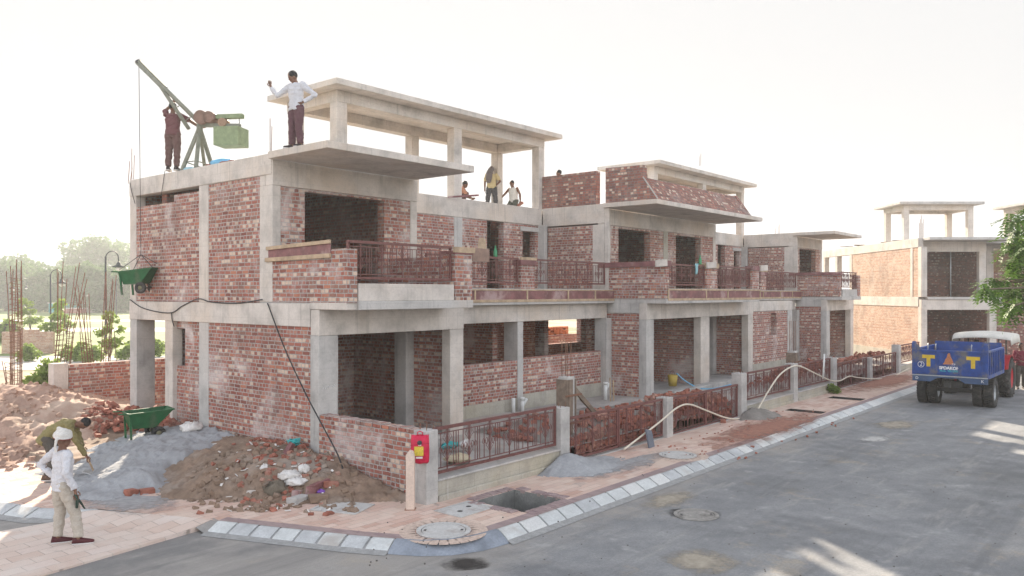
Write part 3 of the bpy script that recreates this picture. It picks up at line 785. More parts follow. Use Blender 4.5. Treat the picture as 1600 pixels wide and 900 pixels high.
# ---- grey sand pile
sand = Field(px([(90, 800, .05), (200, 790, .06), (250, 772, .08), (275, 748, .12), (310, 722, .30), (345, 692, .52), (330, 668, .66), (300, 668, .64), (255, 676, .58), (240, 700, .50), (185, 702, .42), (150, 720, .28), (120, 740, .16), (100, 760, .10), (60, 790, .04), (220, 735, .42), (165, 750, .28), (290, 705, .52), (130, 700, .2), (100, 700, .05)]) + [(9.6, 19.5, .45), (9.6, 15.5, .62), (8.6, 20.5, .3), (7.0, 20.5, .0), (5.2, 17.5, .0)], .055, 2.4, 3, 1.5)
tag(heap('sand_pile', sand, (4.8, 9.42, 12.4, 20.6), .125, SANDG, .04), 'spread grey sand pile with footprints beside the green wheelbarrow and brick side wall', 'sand pile')
# ---- brown dirt with rubbish, against the side wall
dirtf = Field(px([(150, 788, .02), (240, 782, .10), (330, 783, .11), (400, 784, .12), (470, 790, .10), (560, 796, .06), (650, 806, .05), (275, 750, .22), (300, 735, .35), (345, 700, .56), (390, 705, .66), (430, 735, .52), (500, 748, .42), (570, 768, .22), (330, 752, .34), (240, 760, .12), (200, 765, .08), (380, 762, .28), (450, 770, .22)]) + [(9.4, 16.5, .56), (9.4, 15.4, .60), (9.4, 13.8, .66), (9.4, 12.6, .60), (9.4, 11.2, .40), (9.36, 10.2, .22), (9.0, 9.7, .06), (6.4, 17.0, .0), (9.4, 17.6, .3)], .06, 3.0, 9, 1.3)
tag(heap('dirt_pile', dirtf, (5.8, 9.40, 9.9, 17.3), .122, DIRT, .04), 'brown dirt heap with litter piled against the brick side wall', 'dirt heap')
# ---- red earth mound at the left
c1 = [tuple(cam(x, y, z)) for x, y, z in ((-13.2, 20.6, 1.25), (-11.9, 20.6, 1.28), (-10.9, 20.2, 1.05), (-15, 21, 1.2), (-17, 21, 1.0), (-10.0, 20.0, .75), (-12.6, 18.4, .72), (-11.4, 18.2, .62), (-14.5, 18.6, .75), (-12.2, 17.2, .34), (-11, 17.2, .30), (-14, 17.3, .36), (-11.8, 16.2, .36), (-10.4, 16.6, .16), (-13.3, 16.2, .42), (-12.6, 15.4, .1), (-10.6, 15.8, .04), (-15, 15.2, .05), (-13, 23, .5), (-16, 23, .5), (-11, 22.6, .5), (-9.4, 18.6, .4), (-9.2, 21, .5), (-9, 17.4, .1), (-19, 19, .3), (-13, 25, .2))]
redf = Field(c1, .11, 1.7, 5, 1.0)
tag(heap('earth_mound', redf, (-1, 11, 14.5, 30), .128, REDS, .07), 'long mound of dug reddish earth at the left behind the bending man', 'earth mound')
# ---- small grey sand heap on the pavement
def ring0(c, r, z, n=10): return [(c[0] + r * math.cos(6.283 * k / n), c[1] + r * .8 * math.sin(6.283 * k / n), z) for k in range(n)]
a_ = P(900, 716, 'z', .4)
sh = Field([(13.15, 9.5, .42), (13.15, 9.2, .34), (13.5, 9.45, .28), (12.8, 9.4, .36), (13.1, 8.9, .24), (13.7, 9.0, .2), (12.6, 9.0, .16), (14.2, 9.3, .15), (13.1, 8.55, .11), (13.8, 8.6, .10), (12.4, 8.8, .09), (12.1, 9.3, .09), (14.7, 9.0, .09), (15.0, 9.5, .1), (12.0, 9.6, .1)] + ring0((13.3, 9.2), 2.3, -.05), .025, 5, 1, 1.)
tag(heap('sand_heap', sh, (11.6, 15.4, 7.9, 9.56), .124, SANDG, .04), 'small grey sand heap spilling from the second fence post onto the pavement', 'sand heap')
sh2 = Field([(22.1, 9.5, .34), (22.6, 9.4, .26), (21.6, 9.3, .26), (22.0, 9.0, .18), (22.9, 9.1, .12), (21.2, 9.0, .1), (23.5, 9.4, .1), (22.0, 8.6, .09), (20.8, 9.4, .09)] + ring0((22.1, 9.2), 2.0, -.06), .03, 5, 4, 1.)
tag(heap('sand_heap', sh2, (20.4, 24, 8.3, 9.55), .124, GREYD, .05), 'little dark sand heap beside the fourth fence post under the hose end', 'sand heap')

# ---- loose brick rubble (nobody could count it)
def rubble(name, n, spot, hf, label, cat, mat=LB, seed=1, size=(.22, .11, .075), lift=.03):
    rnd = random.Random(seed); b = MB()
    for i in range(n):
        x, y, dz = spot(rnd); k = rnd.uniform(.45, 1.)
        M = Matrix.Rotation(rnd.uniform(0, 6.3), 3, 'Z') @ Matrix.Rotation(rnd.gauss(0, .35), 3, 'X') @ Matrix.Rotation(rnd.gauss(0, .35), 3, 'Y')
        b.obox((x, y, hf(x, y) + lift + dz), (size[0] / 2 * k, size[1] / 2 * rnd.uniform(.8, 1.1), size[2] / 2 * rnd.uniform(.8, 1.1)), M)
    o = b.build(name, mat, None, .006, fix=False)
    tag(o, label, cat, kind='stuff'); return o
rbf = Field([tuple(cam(x, y, z)) for x, y, z in ((-10.3, 20.2, .82), (-9.6, 20.4, .78), (-9.0, 20.0, .7), (-8.2, 19.9, .72), (-7.6, 19.6, .72), (-7.1, 19.1, .62), (-10, 18.6, .3), (-8.6, 18.8, .45), (-7.6, 18.4, .5), (-9, 21.5, .5), (-7.6, 21.5, .5), (-11, 20.4, .5), (-6.8, 20, .5))], .03, 3)
def spot1(r):
    x = r.uniform(-10.4, -7.0); y = 19.4 + r.gauss(0, .42) + (x + 10.4) * -.12; p = cam(x, y, 0); return p.x if p.x < 9.9 else 9.9, p.y, abs(r.gauss(0, .05))
rubble('brick_rubble', 330, spot1, lambda x, y: max(.35, rbf.h(x, y)), 'spilled red brick rubble between the bare corner column and the earth mound', 'brick rubble', seed=4)
tag(heap('rubble_base', rbf, (6.5, 11, 17, 22), .15, DIRT, .1), 'low dirt bank under the spilled bricks beside the corner column', 'dirt bank')
yf = Field([(13.3, 10, .42), (14.4, 10.2, .55), (14.6, 11.2, .9), (15.2, 10.0, .62), (16.2, 10.2, .82), (17, 10.2, .72), (18.2, 10.1, .9), (19.4, 10.1, .95), (20.6, 10.0, .8), (21.4, 10.1, .6), (16, 11.4, .62), (18, 11.3, .66), (20, 11.2, .62), (22, 11, .4), (13, 11, .36), (15, 12.6, .38), (19, 12.6, .36), (12.5, 12, .3), (17, 13.6, .38), (13.2, 9.7, .4), (17, 9.75, .5), (21.4, 9.75, .4)], .05, 2.5)
tag(heap('rubble_base', yf, (13.6, 22.5, 9.9, 13.6), .41, GREYD, .12), 'grey dirt bank under the broken bricks behind the nearest gates', 'dirt bank')
def spot2(r):
    x = r.uniform(13.5, 21.6)
    if r.random() < .42: return r.uniform(13.7, 21.5), r.uniform(9.89, 9.97), r.uniform(-.62, .0)
    return x, max(9.98, 9.98 + abs(r.gauss(0, .6)) + max(0, 15.0 - x) * .55), r.uniform(-.25, .06)
rubble('brick_rubble', 1150, spot2, yf.h, 'broken red bricks heaped behind the nearest iron gates', 'brick rubble', seed=8)
def spot3(r):
    return r.uniform(25.5, 37.5), 10.0 + abs(r.gauss(0, .6)), abs(r.gauss(0, .08))
rubble('brick_rubble', 420, spot3, lambda x, y: .45 + .62 * math.exp(-((y - 10.2) / .6) ** 2) * (.75 + .4 * fbm(x, y, .8)), 'broken bricks heaped behind the fence farther up the street', 'brick rubble', seed=12)
def spot4(r):
    u = r.uniform(300, 560); v = r.uniform(735, 788); p = P(u, v, 'z', .25); return p.x, min(p.y, 16), 0
rubble('clods', 210, spot4, lambda x, y: max(.12, dirtf.h(x, y)), 'clods and broken brick bits lying along the foot of the brown dirt heap', 'clods', DIRT, 5, (.12, .10, .08), .0)
def spot7(r):
    u = r.gauss(450, 45); v = r.gauss(735, 22); q = P(u, min(782, max(700, v)), 'z', .35); return min(q.x, 9.25), q.y, 0
rubble('brick_bits', 130, spot7, lambda x, y: max(.12, dirtf.h(x, y)), 'broken red brick bits mixed into the middle of the dirt heap', 'brick bits', LB, 51, (.12, .08, .06), .01)
rubble('paper_scraps', 60, lambda r: (lambda q: (min(q.x, 9.25), q.y, 0))(P(r.uniform(330, 520), r.uniform(705, 775), 'z', .4)), lambda x, y: max(.12, dirtf.h(x, y)), 'pale scraps of paper and roots strewn over the dirt heap', 'litter', CLOTHW, 52, (.11, .035, .012), .02)
def spot5(r):
    p = cam(r.uniform(-15, -9.5), r.uniform(15.4, 21), 0); return p.x, p.y, 0
rubble('clods', 420, spot5, lambda x, y: max(.12, redf.h(x, y)), 'clods and brick crumbs strewn over the reddish earth mound', 'clods', REDS, 6, (.13, .11, .09), .0)
def spot6(r):
    return r.uniform(19, 23.5), 7.9 + abs(r.gauss(0, .45)), 0
REDD = (.34, .165, .12)
rubble('brick_crumbs', 90, lambda r: (r.uniform(15.5, 24), r.uniform(7.2, 9.2), 0), lambda x, y: .12 if y > 7.75 else .03, 'brick crumbs scattered along the pavement and kerb', 'brick crumbs', LB, 14, (.06, .05, .04), 0)
def ragged(base, name):
    k = name + '_spread'
    if k in MATS: return MATS[k]
    t = NT(k); c = base
    col = t.ramp(t.noise(7, 6, .7), [(.3, tuple(x * .7 for x in c)), (.7, tuple(min(1, x * 1.25) for x in c))]); t.done(col, .95)
    mp = t.n('VectorMath', operation='MULTIPLY_ADD'); t.l(t.tc.outputs['Generated'], mp.inputs[0]); mp.inputs[1].default_value = (2, 2, 0); mp.inputs[2].default_value = (-1, -1, 0)
    ln = t.n('VectorMath', operation='LENGTH'); t.l(mp.outputs[0], ln.inputs[0])
    e = t.math('ADD', ln.outputs['Value'], t.math('MULTIPLY', t.math('SUBTRACT', t.noise(3.2, 7, .72), .5), 1.5))
    a = t.math('MULTIPLY', t.smooth(e, 1.0, .2), .9); tr = t.n('BsdfTransparent'); mx = t.n('MixShader'); t.l(a, mx.inputs[0]); t.l(tr.outputs[0], mx.inputs[1]); t.l(t.b.outputs[0], mx.inputs[2])
    t.l(mx.outputs[0], [n for n in t.t.nodes if n.type == 'OUTPUT_MATERIAL'][0].inputs['Surface']); MATS[k] = t.m; return t.m
def patch(name, pts, z, mat, seed, label, cat):
    """thin uneven spread of dust or dirt with a ragged edge"""
    rnd = random.Random(seed); cx = sum(p[0] for p in pts) / len(pts); cy = sum(p[1] for p in pts) / len(pts)
    out = []; n = len(pts)
    for i in range(n):
        a, b = pts[i], pts[(i + 1) % n]
        for k in range(8):
            f = k / 8; x = a[0] + (b[0] - a[0]) * f; y = a[1] + (b[1] - a[1]) * f; q = 1 + .28 * fbm(x, y, 2.5, 4, seed)
            out.append((cx + (x - cx) * q, cy + (y - cy) * q))
    m = MB(); N = len(out); rings = [(1., z + .001), (.75, z + .003), (.35, z + .005)]
    vs = [(cx + (x - cx) * f, cy + (y - cy) * f, h) for f, h in rings for x, y in out] + [(cx, cy, z + .006)]
    fs = [(r * N + i, r * N + (i + 1) % N, (r + 1) * N + (i + 1) % N, (r + 1) * N + i) for r in range(2) for i in range(N)] + [(2 * N + i, 2 * N + (i + 1) % N, 3 * N) for i in range(N)]
    m.add(vs, fs, 0, True); return tag(m.build(name, ragged(mat, name), fix=False), label, cat, kind='stuff')
patch('brick_dust', px([(1085, 690, .12), (1180, 655, .12), (1275, 638, .12), (1285, 655, .12), (1210, 690, .12), (1140, 715, .12)]), .126, REDD, 3, 'red brick dust spread over the pavement in the middle of the street front', 'brick dust')
patch('brick_dust', px([(1290, 606, .12), (1350, 592, .12), (1425, 582, .12), (1440, 594, .12), (1400, 608, .12), (1310, 618, .12)]), .126, REDD, 5, 'red brick dust on the pavement beside the blue trailer', 'brick dust')
WETD = (.045, .04, .037)
patch('mud_puddle', px([(680, 878, 0), (740, 868, 0), (790, 880, 0), (760, 890, 0), (700, 894, 0)]), .003, WETD, 11, 'damp dark mud patch on the road below the blue kerb corner', 'mud patch')

patch('sand_dust', px([(90, 770, .12), (180, 775, .12), (300, 775, .12), (330, 790, .12), (220, 805, .12), (110, 795, .12)]), .1255, (.33, .33, .335), 21, 'thin grey sand dust on the pavement before the sand pile', 'sand dust')
patch('sand_dust', px([(860, 735, .12), (960, 722, .12), (1060, 700, .12), (1010, 735, .12), (900, 760, .12)]), .1255, (.33, .33, .335), 22, 'thin grey sand dust on the pavement below the small sand heap', 'sand dust')
patch('road_dust', px([(1020, 870, 0), (1090, 850, 0), (1180, 880, 0), (1090, 905, 0)]), .003, (.38, .335, .27), 23, 'yellowish dust patch on the road at the bottom of the picture', 'dust patch')
patch('road_dust', px([(1350, 665, 0), (1400, 655, 0), (1460, 662, 0), (1410, 675, 0)]), .003, (.38, .335, .27), 24, 'yellowish dust patch on the road before the blue trailer', 'dust patch')
patch('cement_splash', px([(1330, 685, 0), (1380, 680, 0), (1400, 688, 0), (1350, 692, 0)]), .003, (.5, .49, .47), 25, 'pale cement splash on the road in front of the trailer', 'cement splash')
patch('road_dust', px([(980, 790, 0), (1050, 765, 0), (1110, 770, 0), (1040, 800, 0)]), .003, (.34, .31, .27), 26, 'brownish dust on the road near the road manhole', 'dust patch')
patch('mud_puddle', px([(1030, 800, 0), (1060, 795, 0), (1130, 800, 0), (1120, 815, 0), (1060, 812, 0)]), .003, WETD, 27, 'dark damp stain round the road manhole', 'mud patch')
rubble('road_grit', 170, lambda r: (lambda q: (q.x, q.y, 0))(cam(r.uniform(-2, 9), 10.2 + 14 * r.random() ** 1.6, 0)), lambda x, y: (.0 if y < 7.3 else .13), 'dark grit and little stones lying on the road', 'grit', plain('grit_stone', (.13, .12, .11), .9, .4, 9), 44, (.026, .022, .02), 0)
# ---- pit, slots, manholes
m = MB(); a, b, c, d = PIT
m.wall('s', a - .12, a, [c - .12, d + .12], [-1.4, .118]); m.wall('s', b, b + .12, [c - .12, d + .12], [-1.4, .118]); m.wall('t', c - .12, c, [a, b], [-1.4, .118]); m.wall('t', d, d + .12, [a, b], [-1.4, .118]); m.box(a, b, c, d, -1.45, -1.4)
tag(m.build('drain_pit', plain('pit_concrete', (.2, .2, .19), .9, .35, 3, .4)), 'open square concrete pit in the pavement with broken purple edging', 'pit')
m = MB(); rnd = random.Random(5)
for (p, q) in (((a, d + .1), (b, d + .1)), ((a - .1, c), (a - .1, d)), ((b + .1, c), (b + .1, d)), ((a, c - .1), (b, c - .1))):
    L = math.dist(p, q); n = int(L / .115)
    for i in range(n):
        f = (i + .5) / n
        if rnd.random() < .1: continue
        m.obox((p[0] + (q[0] - p[0]) * f + rnd.uniform(-.012, .012), p[1] + (q[1] - p[1]) * f + rnd.uniform(-.012, .012), .108), (.053, .09, .03) if abs(q[0] - p[0]) > .1 else (.09, .053, .03), Matrix.Rotation(rnd.gauss(0, .04), 3, 'Z') @ Matrix.Rotation(rnd.gauss(0, .03), 3, 'X'))
tag(m.build('pit_edging', PAVEP, None, .005), 'uneven purple paver edging round the open pit', 'edging', kind='stuff')
for k, (p0, p1, lab) in enumerate(((23.6, 24.1, 'nearer long dark drain slot across the pavement'), (27.3, 27.9, 'farther long dark drain slot across the pavement'))):
    m = MB(); m.box(p0, p1, 8.05, 9.12, -.02, .02); m.wall('s', p0, p0 + .05, [8.05, 9.12], [.02, .119]); m.wall('s', p1 - .05, p1, [8.05, 9.12], [.02, .119])
    tag(m.build('drain_slot', plain('dark_slot_shade', (.05, .047, .045), .9, .4, 6)), lab, 'drain')  # dark base colour stands in for the shade of a deeper slot
LID = plain('cover_concrete', (.50, .495, .48), .85, .14, 7, .3, dirt=(.36, .33, .31))
COLLAR = plain('collar_paver', (.55, .43, .36), .9, .22, 14, .3)
def round_cover(c, z, r, label, radial=True, light=LID):
    t = thing('manhole_cover', label, 'manhole cover', (c[0], c[1], z))
    MB().lathe([(.001, .004), (r * .80, .004), (r * .80, .0125), (.001, .0125)], (c[0], c[1], z), n=36, sm=False).build('lid', light, t)
    MB().lathe([(r * .83, .003), (r * .83, .0155), (r, .0155), (r, .003)], (c[0], c[1], z), n=36, sm=False, closed=True).build('ring', light, t)
    MB().lathe([(r * .79, .003), (r * .79, .006), (r * .84, .006), (r * .84, .003)], (c[0], c[1], z), n=36, sm=False, closed=True).build('gap', DARKM, t)
    for sg in (-1, 1):
        MB().obox((c[0] + sg * r * .45, c[1] - sg * r * .5, z + .0135), (.035, .018, .002), .6).build('lifting_hole', DARKM, t)
    if radial:
        m = MB()
        for k in range(26):
            an = 2 * math.pi * k / 26 + .06
            m.obox((c[0] + (r + .13) * math.cos(an), c[1] + (r + .13) * math.sin(an), z - .002), (.115, .062 + .004 * (k % 3), .004), an)
        m.build('paver_collar', COLLAR, t)
    return t
COLLAR = plain('collar_paver', (.55, .43, .36), .9, .22, 14, .3)
round_cover((8.44, 8.33), .124, .40, 'round pale manhole cover ringed by radial pavers at the blue kerb corner')
round_cover((15.58, 8.35), .124, .40, 'round manhole cover ringed by radial pavers in the pavement opposite the first gates')
round_cover((11.97, 6.08), .002, .36, 'round manhole cover set in the asphalt road', False, plain('dirty_cover', (.30, .285, .265), .9, .3, 8, .3, dirt=(.14, .13, .12)))
def square_cover(c, w, d, rot, label):
    t = thing('manhole_cover', label, 'manhole cover', (c[0], c[1], .12), rot)
    def bx(x0, x1, y0, y1, z0, z1): return MB().box(x0, x1, y0, y1, z0, z1)
    f = MB(); e = .05
    for q in ((-w, w, -d, -d + e), (-w, w, d - e, d), (-w, -w + e, -d + e, d - e), (w - e, w, -d + e, d - e)): f.box(*q, .003, .016)
    f.build('frame', LID, t, world=False); bx(-w + e + .012, w - e - .012, -d + e + .012, d - e - .012, .003, .013).build('lid', LID, t, .004, world=False)
    for q in (-.4, .35): MB().lathe([(.001, 0), (.045, 0), (.045, .003), (.001, .003)], (w * q, d * q * .4, .0135), n=14).build('lifting_hole', DARKM, t, world=False)
square_cover((8.31, 10.5), .42, .32, -1.2, 'square concrete manhole cover beside the rubbish heap')
square_cover((9.5, 8.9), .40, .30, 0.0, 'square cross-hatched manhole cover between the first post and the open pit')

# ---- low wall, fence posts, iron panels
lw = thing('low_brick_wall', 'low brick boundary wall running from the house corner to the first fence post', 'wall', (9.4, 9.9, .1))
MB().wall('s', 9.41, 9.63, [9.84, 12.62], [-.2, 1.23]).build('brick_wall', BRICK, lw)
m = MB(); rnd = random.Random(2); y = 9.86
while y < 12.5:
    w = rnd.uniform(.09, .12); m.box(9.405 + rnd.uniform(-.008, .008), 9.635 + rnd.uniform(-.01, .01), y, y + w - .008, 1.232, 1.30 + rnd.uniform(-.01, .012)); y += w
m.build('coping_bricks', BRICK, lw, .005)
POSTS = [(9.28, 9.55, 1.33, 0, 'first concrete fence post, at the corner where the red bag hangs'), (13.0, 13.3, 1.30, .2, 'second fence post from the corner, with the sand heap at its foot'),
         (17.3, 17.6, 1.08, 0, 'third fence post from the corner, between the two nearest pairs of gates'), (21.55, 21.9, 1.34, 0, 'fourth fence post from the corner, tall and whitish on its edge'),
         (25.5, 25.85, 1.35, 0, 'fifth fence post from the corner, with bare formwork above'), (29.3, 29.65, 1.30, 0, 'sixth fence post from the corner, beside the weeds'),
         (33.6, 33.95, 1.04, 0, 'seventh fence post from the corner, short one'), (37.8, 38.14, 1.34, 0, 'farthest fence post in view, near the blue trailer')]
for s0, s1, h, zb, lab in POSTS:
    t = thing('fence_post', lab, 'post', ((s0 + s1) / 2, 9.7, .05), group='concrete fence posts')
    MB().box(s0, s1, 9.55, 9.86, -.1, h).build('shaft', CONG, t, .012)
    r = MB(); rr = random.Random(int(s0 * 10))
    for k in range(4): r.tube([(s0 + .07 + .16 * (k % 2), 9.62 + .16 * (k // 2), h - .05), (s0 + .07 + .16 * (k % 2) + rr.uniform(-.02, .02), 9.62 + .16 * (k // 2), h + rr.uniform(.03, .12))], .007, 5)
    r.build('rebar_stub', RUST, t)
def panel(s0, s1, z0, z1, label, name='iron_fence', leafs=1, cat='fence panel', grp='iron fence panels'):
    t = thing(name, label, cat, (s0, 9.68, z0), group=grp)
    n = leafs; L = (s1 - s0 - .04 - .02 * (n - 1)) / n
    for i in range(n):
        f, b = railing_mesh(L, 0, z1 - z0); off = .02 + i * (L + .02)
        for mb in (f, b): mb.v = [(x + off, y, z) for x, y, z in mb.v]
        if n > 1:
            o = f.build('gate_leaf', IRON, t, world=False); b.build('bars', IRON, o, world=False, fix=False)
        else:
            f.build('frame', IRON, t, world=False); b.build('bars', IRON, t, world=False, fix=False)
G = 'iron gates'
panel(9.55, 13.0, .55, 1.34, 'nearest ornate red-brown fence panel, on the plinth between first and second post')
panel(13.3, 17.3, .17, 1.06, 'nearest two-leaf ornate iron gate, right of the second post', 'iron_gate', 2, 'gate', G)
panel(17.6, 21.55, .12, 1.04, 'second two-leaf ornate iron gate, left of the whitish post', 'iron_gate', 2, 'gate', G)
panel(21.9, 25.5, .52, 1.32, 'ornate iron fence panel between the whitish post and the formwork post')
panel(25.85, 29.3, .50, 1.30, 'ornate iron fence panel with the white pole standing before it')
panel(29.65, 33.6, .14, 1.06, 'two-leaf iron gate right of the weedy post', 'iron_gate', 2, 'gate', G)
panel(33.95, 37.8, .12, 1.04, 'farthest two-leaf iron gate, left of the last post', 'iron_gate', 2, 'gate', G)
panel(38.14, 41.8, .5, 1.3, 'last iron fence panel, behind the corner of the blue trailer')
def plinth(s0, s1, h, label):
    t = thing('fence_plinth', label, 'plinth wall', (s0, 9.6, 0), group='plinth walls under the fence')
    MB().box(s0, s1, 9.58, 9.84, -.1, h - .035).build('wall', CONY, t, .015); MB().box(s0, s1, 9.55, 9.87, h - .035, h).build('coping', CONG, t, .012)
    MB().box(s0 + .01, s1 - .01, 9.53, 9.578, -.1, .22).build('footing', CONY, t, .02)
plinth(9.552, 12.998, .49, 'yellowish concrete plinth under the nearest iron fence panel')
plinth(21.902, 25.498, .42, 'broken plinth between the whitish post and formwork post'); plinth(25.852, 29.298, .42, 'plinth under the panel with the white pole'); plinth(38.142, 41.8, .42, 'plinth under the last fence panel')
for s0, s1, lab in ((13.302, 17.298, 'nearest'), (17.602, 21.548, 'second'), (29.652, 33.598, 'third'), (33.952, 37.798, 'farthest')):
    tag(MB().box(s0, s1, 9.6, 9.84, -.1, .13).build('gate_sill', CONG, None, .01), lab + ' low concrete sill under a pair of iron gates', 'sill')
# red bag on the first post
rb = thing('red_bag', 'red bag with a yellow label hung on the corner fence post', 'bag', (9.2, 9.62, .82), R(-50))
REDC = plain('red_vinyl', (.50, .015, .055), .5, .25, 7, .25, bscale=18)
rings = []
for z, w, d in ((0, .115, .035), (.03, .15, .06), (.2, .155, .07), (.36, .15, .06), (.45, .145, .035), (.455, .14, .02)):
    rings.append([(w * (abs(math.cos(a)) ** .5) * (1 if math.cos(a) > 0 else -1), d * (abs(math.sin(a)) ** .6) * (1 if math.sin(a) > 0 else -1), z + .012 * math.sin(5 * a)) for a in [2 * math.pi * k / 20 for k in range(20)]])
MB().loft(rings).build('bag_body', REDC, rb, world=False)
MB().tube([(-.04, 0, .45), (-.04, 0, .5), (0, 0, .52), (.04, 0, .5), (.04, 0, .45)], .009, 6).build('handle', REDC, rb, world=False)
MB().box(-.085, .065, -.078, -.073, .13, .28).build('yellow_label', plain('yellow_print', (.62, .48, .06), .6, .35, 40), rb, world=False)
MB().box(-.06, .05, -.077, -.073, .085, .115).build('white_label', plain('white_print', (.7, .68, .66), .6, .1, 20), rb, world=False)
MB().lathe([(.001, 0), (.04, 0), (.034, -.012), (.001, -.014)], (0, -.068, .34), 'y', 16).build('badge', DARKM, rb, world=False)
m = MB(); m.box(-.02, .028, -.0745, -.072, .295, .312); m.build('white_label', plain('white_print', (.7, .68, .66)), rb, world=False)
m = MB(); m.bar((-.15, -.06, .30), (.15, -.06, .33), .008, .006); m.build('flap_seam', plain('dark_red_seam', (.25, .01, .03)), rb, world=False)
# bollard
bo = thing('bollard', 'cream square bollard with slanted top on the pavement before the red bag', 'bollard', (8.95, 9.58, .12), TH - R(90))
m = MB(); w = .068
m.add([(-w, -w, 0), (w, -w, 0), (w, w, 0), (-w, w, 0), (-w, -w, .88), (w, -w, .84), (w, w, .84), (-w, w, .88), (-w * .2, -w, .95), (w * .7, -w, .93), (w * .7, w, .93), (-w * .2, w, .95)],
      [(0, 1, 5, 4), (1, 2, 6, 5), (2, 3, 7, 6), (3, 0, 4, 7), (4, 5, 9, 8), (5, 6, 10, 9), (6, 7, 11, 10), (7, 4, 8, 11), (8, 9, 10, 11)])
m.build('shaft', plain('cream_paint', (.62, .49, .41), .7, .1, 3, .1), bo, .01, world=False)
MB().box(-w - .006, -w - .001, -.05, .05, .38, .82).build('recess_panel', DARKM, bo, world=False)
MB().box(-.085, .085, -.085, .085, 0, .012).build('base_plate', plain('brown_base', (.3, .17, .12)), bo, world=False)

# ---- hoses, cables, poles
def hose(name, pts, r, mat, label, cat, n=8):
    out = []
    pts = [Vector(p) for p in pts]
    for i in range(len(pts) - 1):
        p0, p1, p2, p3 = pts[max(i - 1, 0)], pts[i], pts[i + 1], pts[min(i + 2, len(pts) - 1)]
        for k in range(6):
            f = k / 6; out.append(.5 * ((2 * p1) + (p2 - p0) * f + (2 * p0 - 5 * p1 + 4 * p2 - p3) * f * f + (3 * p1 - p0 - 3 * p2 + p3) * f ** 3))
    out.append(pts[-1]); return tag(MB().tube(out, r, n).build(name, mat, fix=False), label, cat)
CREAMP = plain('cream_hose', (.62, .56, .46), .5, .1, 5)
hose('hose', [P(u, v, 't', 9.45) for u, v in ((975, 702), (1000, 683), (1030, 660), (1058, 637), (1078, 632), (1105, 642), (1135, 653), (1155, 654), (1171, 648))], .022, CREAMP, 'cream plastic hose arching over the nearest two gates', 'hose')
hose('hose', [P(u, v, 't', 9.45) for u, v in ((1184, 640), (1200, 612), (1218, 586), (1237, 573), (1252, 573), (1275, 584), (1297, 594), (1312, 595), (1327, 588), (1340, 590), (1365, 592), (1390, 590), (1421, 575))], .024, CREAMP, 'cream plastic hose looping along the farther fence toward the trailer', 'hose')
BLK = plain('black_cable', (.03, .03, .033), .6, .2, 9)
hose('cable', [P(418, 474, 's', 9.35), P(445, 545, 's', 9.3), P(475, 610, 's', 9.28), P(500, 658, 's', 9.25), P(525, 705, 's', 9.2), P(536, 733, 's', 9.1)], .014, BLK, 'black cable slanting down the side wall to the dirt', 'cable', 5)
hose('cable', [P(u, v, 's', 9.37) for u, v in ((203, 468), (225, 482), (265, 489), (285, 478), (310, 467), (330, 472), (370, 474), (410, 468))], .012, BLK, 'black cable draped along the concrete beam of the side wall', 'cable', 5)
hose('cable', [P(u, v, 's', 9.36) for u, v in ((268, 489), (269, 500), (272, 510))], .012, BLK, 'short black cable end hanging over the small side window', 'cable', 5)
hose('cable', [P(203, 285, 's', 9.36), P(206, 300, 's', 9.36), P(211, 318, 's', 9.36)], .01, BLK, 'thin wire hanging from the far top corner of the side wall', 'wire', 4)
hose('cable', [P(258, 266, 's', 9.36), P(255, 285, 's', 9.36), P(252, 305, 's', 9.36)], .008, BLK, 'thin wire hanging over the roof edge below the crane', 'wire', 4)
tag(MB().tube([P(1288, 553, 't', 9.4), P(1286, 592, 't', 9.4)], .03, 8).build('pole', PVC), 'white plastic pole leaning on the fence before the weedy post', 'pole')
# leaning slate
m = MB(); m.obox(tuple(P(1016, 688, 't', 9.3)), (.13, .02, .24), Matrix.Rotation(.25, 3, 'Y') @ Matrix.Rotation(-.35, 3, 'X')); tag(m.build('slate', plain('blue_grey_slate', (.13, .14, .17), .7, .2, 6), None, .004), 'blue grey slate leaning on the nearest gate', 'slab')
# formwork column with rebar behind the second post
def formwork(u, v0, v1, t, h, label):
    p = P(u, v1, 't', t); z1 = P(u, v0, 't', t).z
    th_ = thing('formwork_column', label, 'column', (p.x, p.y, FL - .1)); x, y = p.x, p.y
    MB().box(x - .13, x + .13, y - .13, y + .13, FL - .2, z1).build('concrete_core', CONG, th_, .01)
    for q in ((x - .17, x - .132, y - .15, y + .15), (x + .132, x + .17, y - .15, y + .15), (x - .12, x + .02, y - .165, y - .132)): MB().box(*q, FL - .2, z1 - .06).build('shutter_board', WOODD, th_, .004)
    for k in (.25, .7):
        z = FL + (z1 - FL) * k; m = MB(); m.bar((x - .28, y - .19, z), (x + .3, y - .19, z), .03, .04); m.build('clamp', RUST, th_)
    r = MB()
    for k in range(4): r.tube([(x - .07 + .14 * (k % 2), y - .07 + .14 * (k // 2), z1 - .1), (x - .07 + .14 * (k % 2), y - .07 + .14 * (k // 2), z1 + h)], .009, 5)
    r.build('rebar', RUST, th_)
formwork(885, 588, 640, 10.35, .75, 'short column still in timber formwork behind the second fence post')
formwork(1238, 548, 590, 10.1, 1.0, 'column in formwork with tall bars behind the fifth fence post')
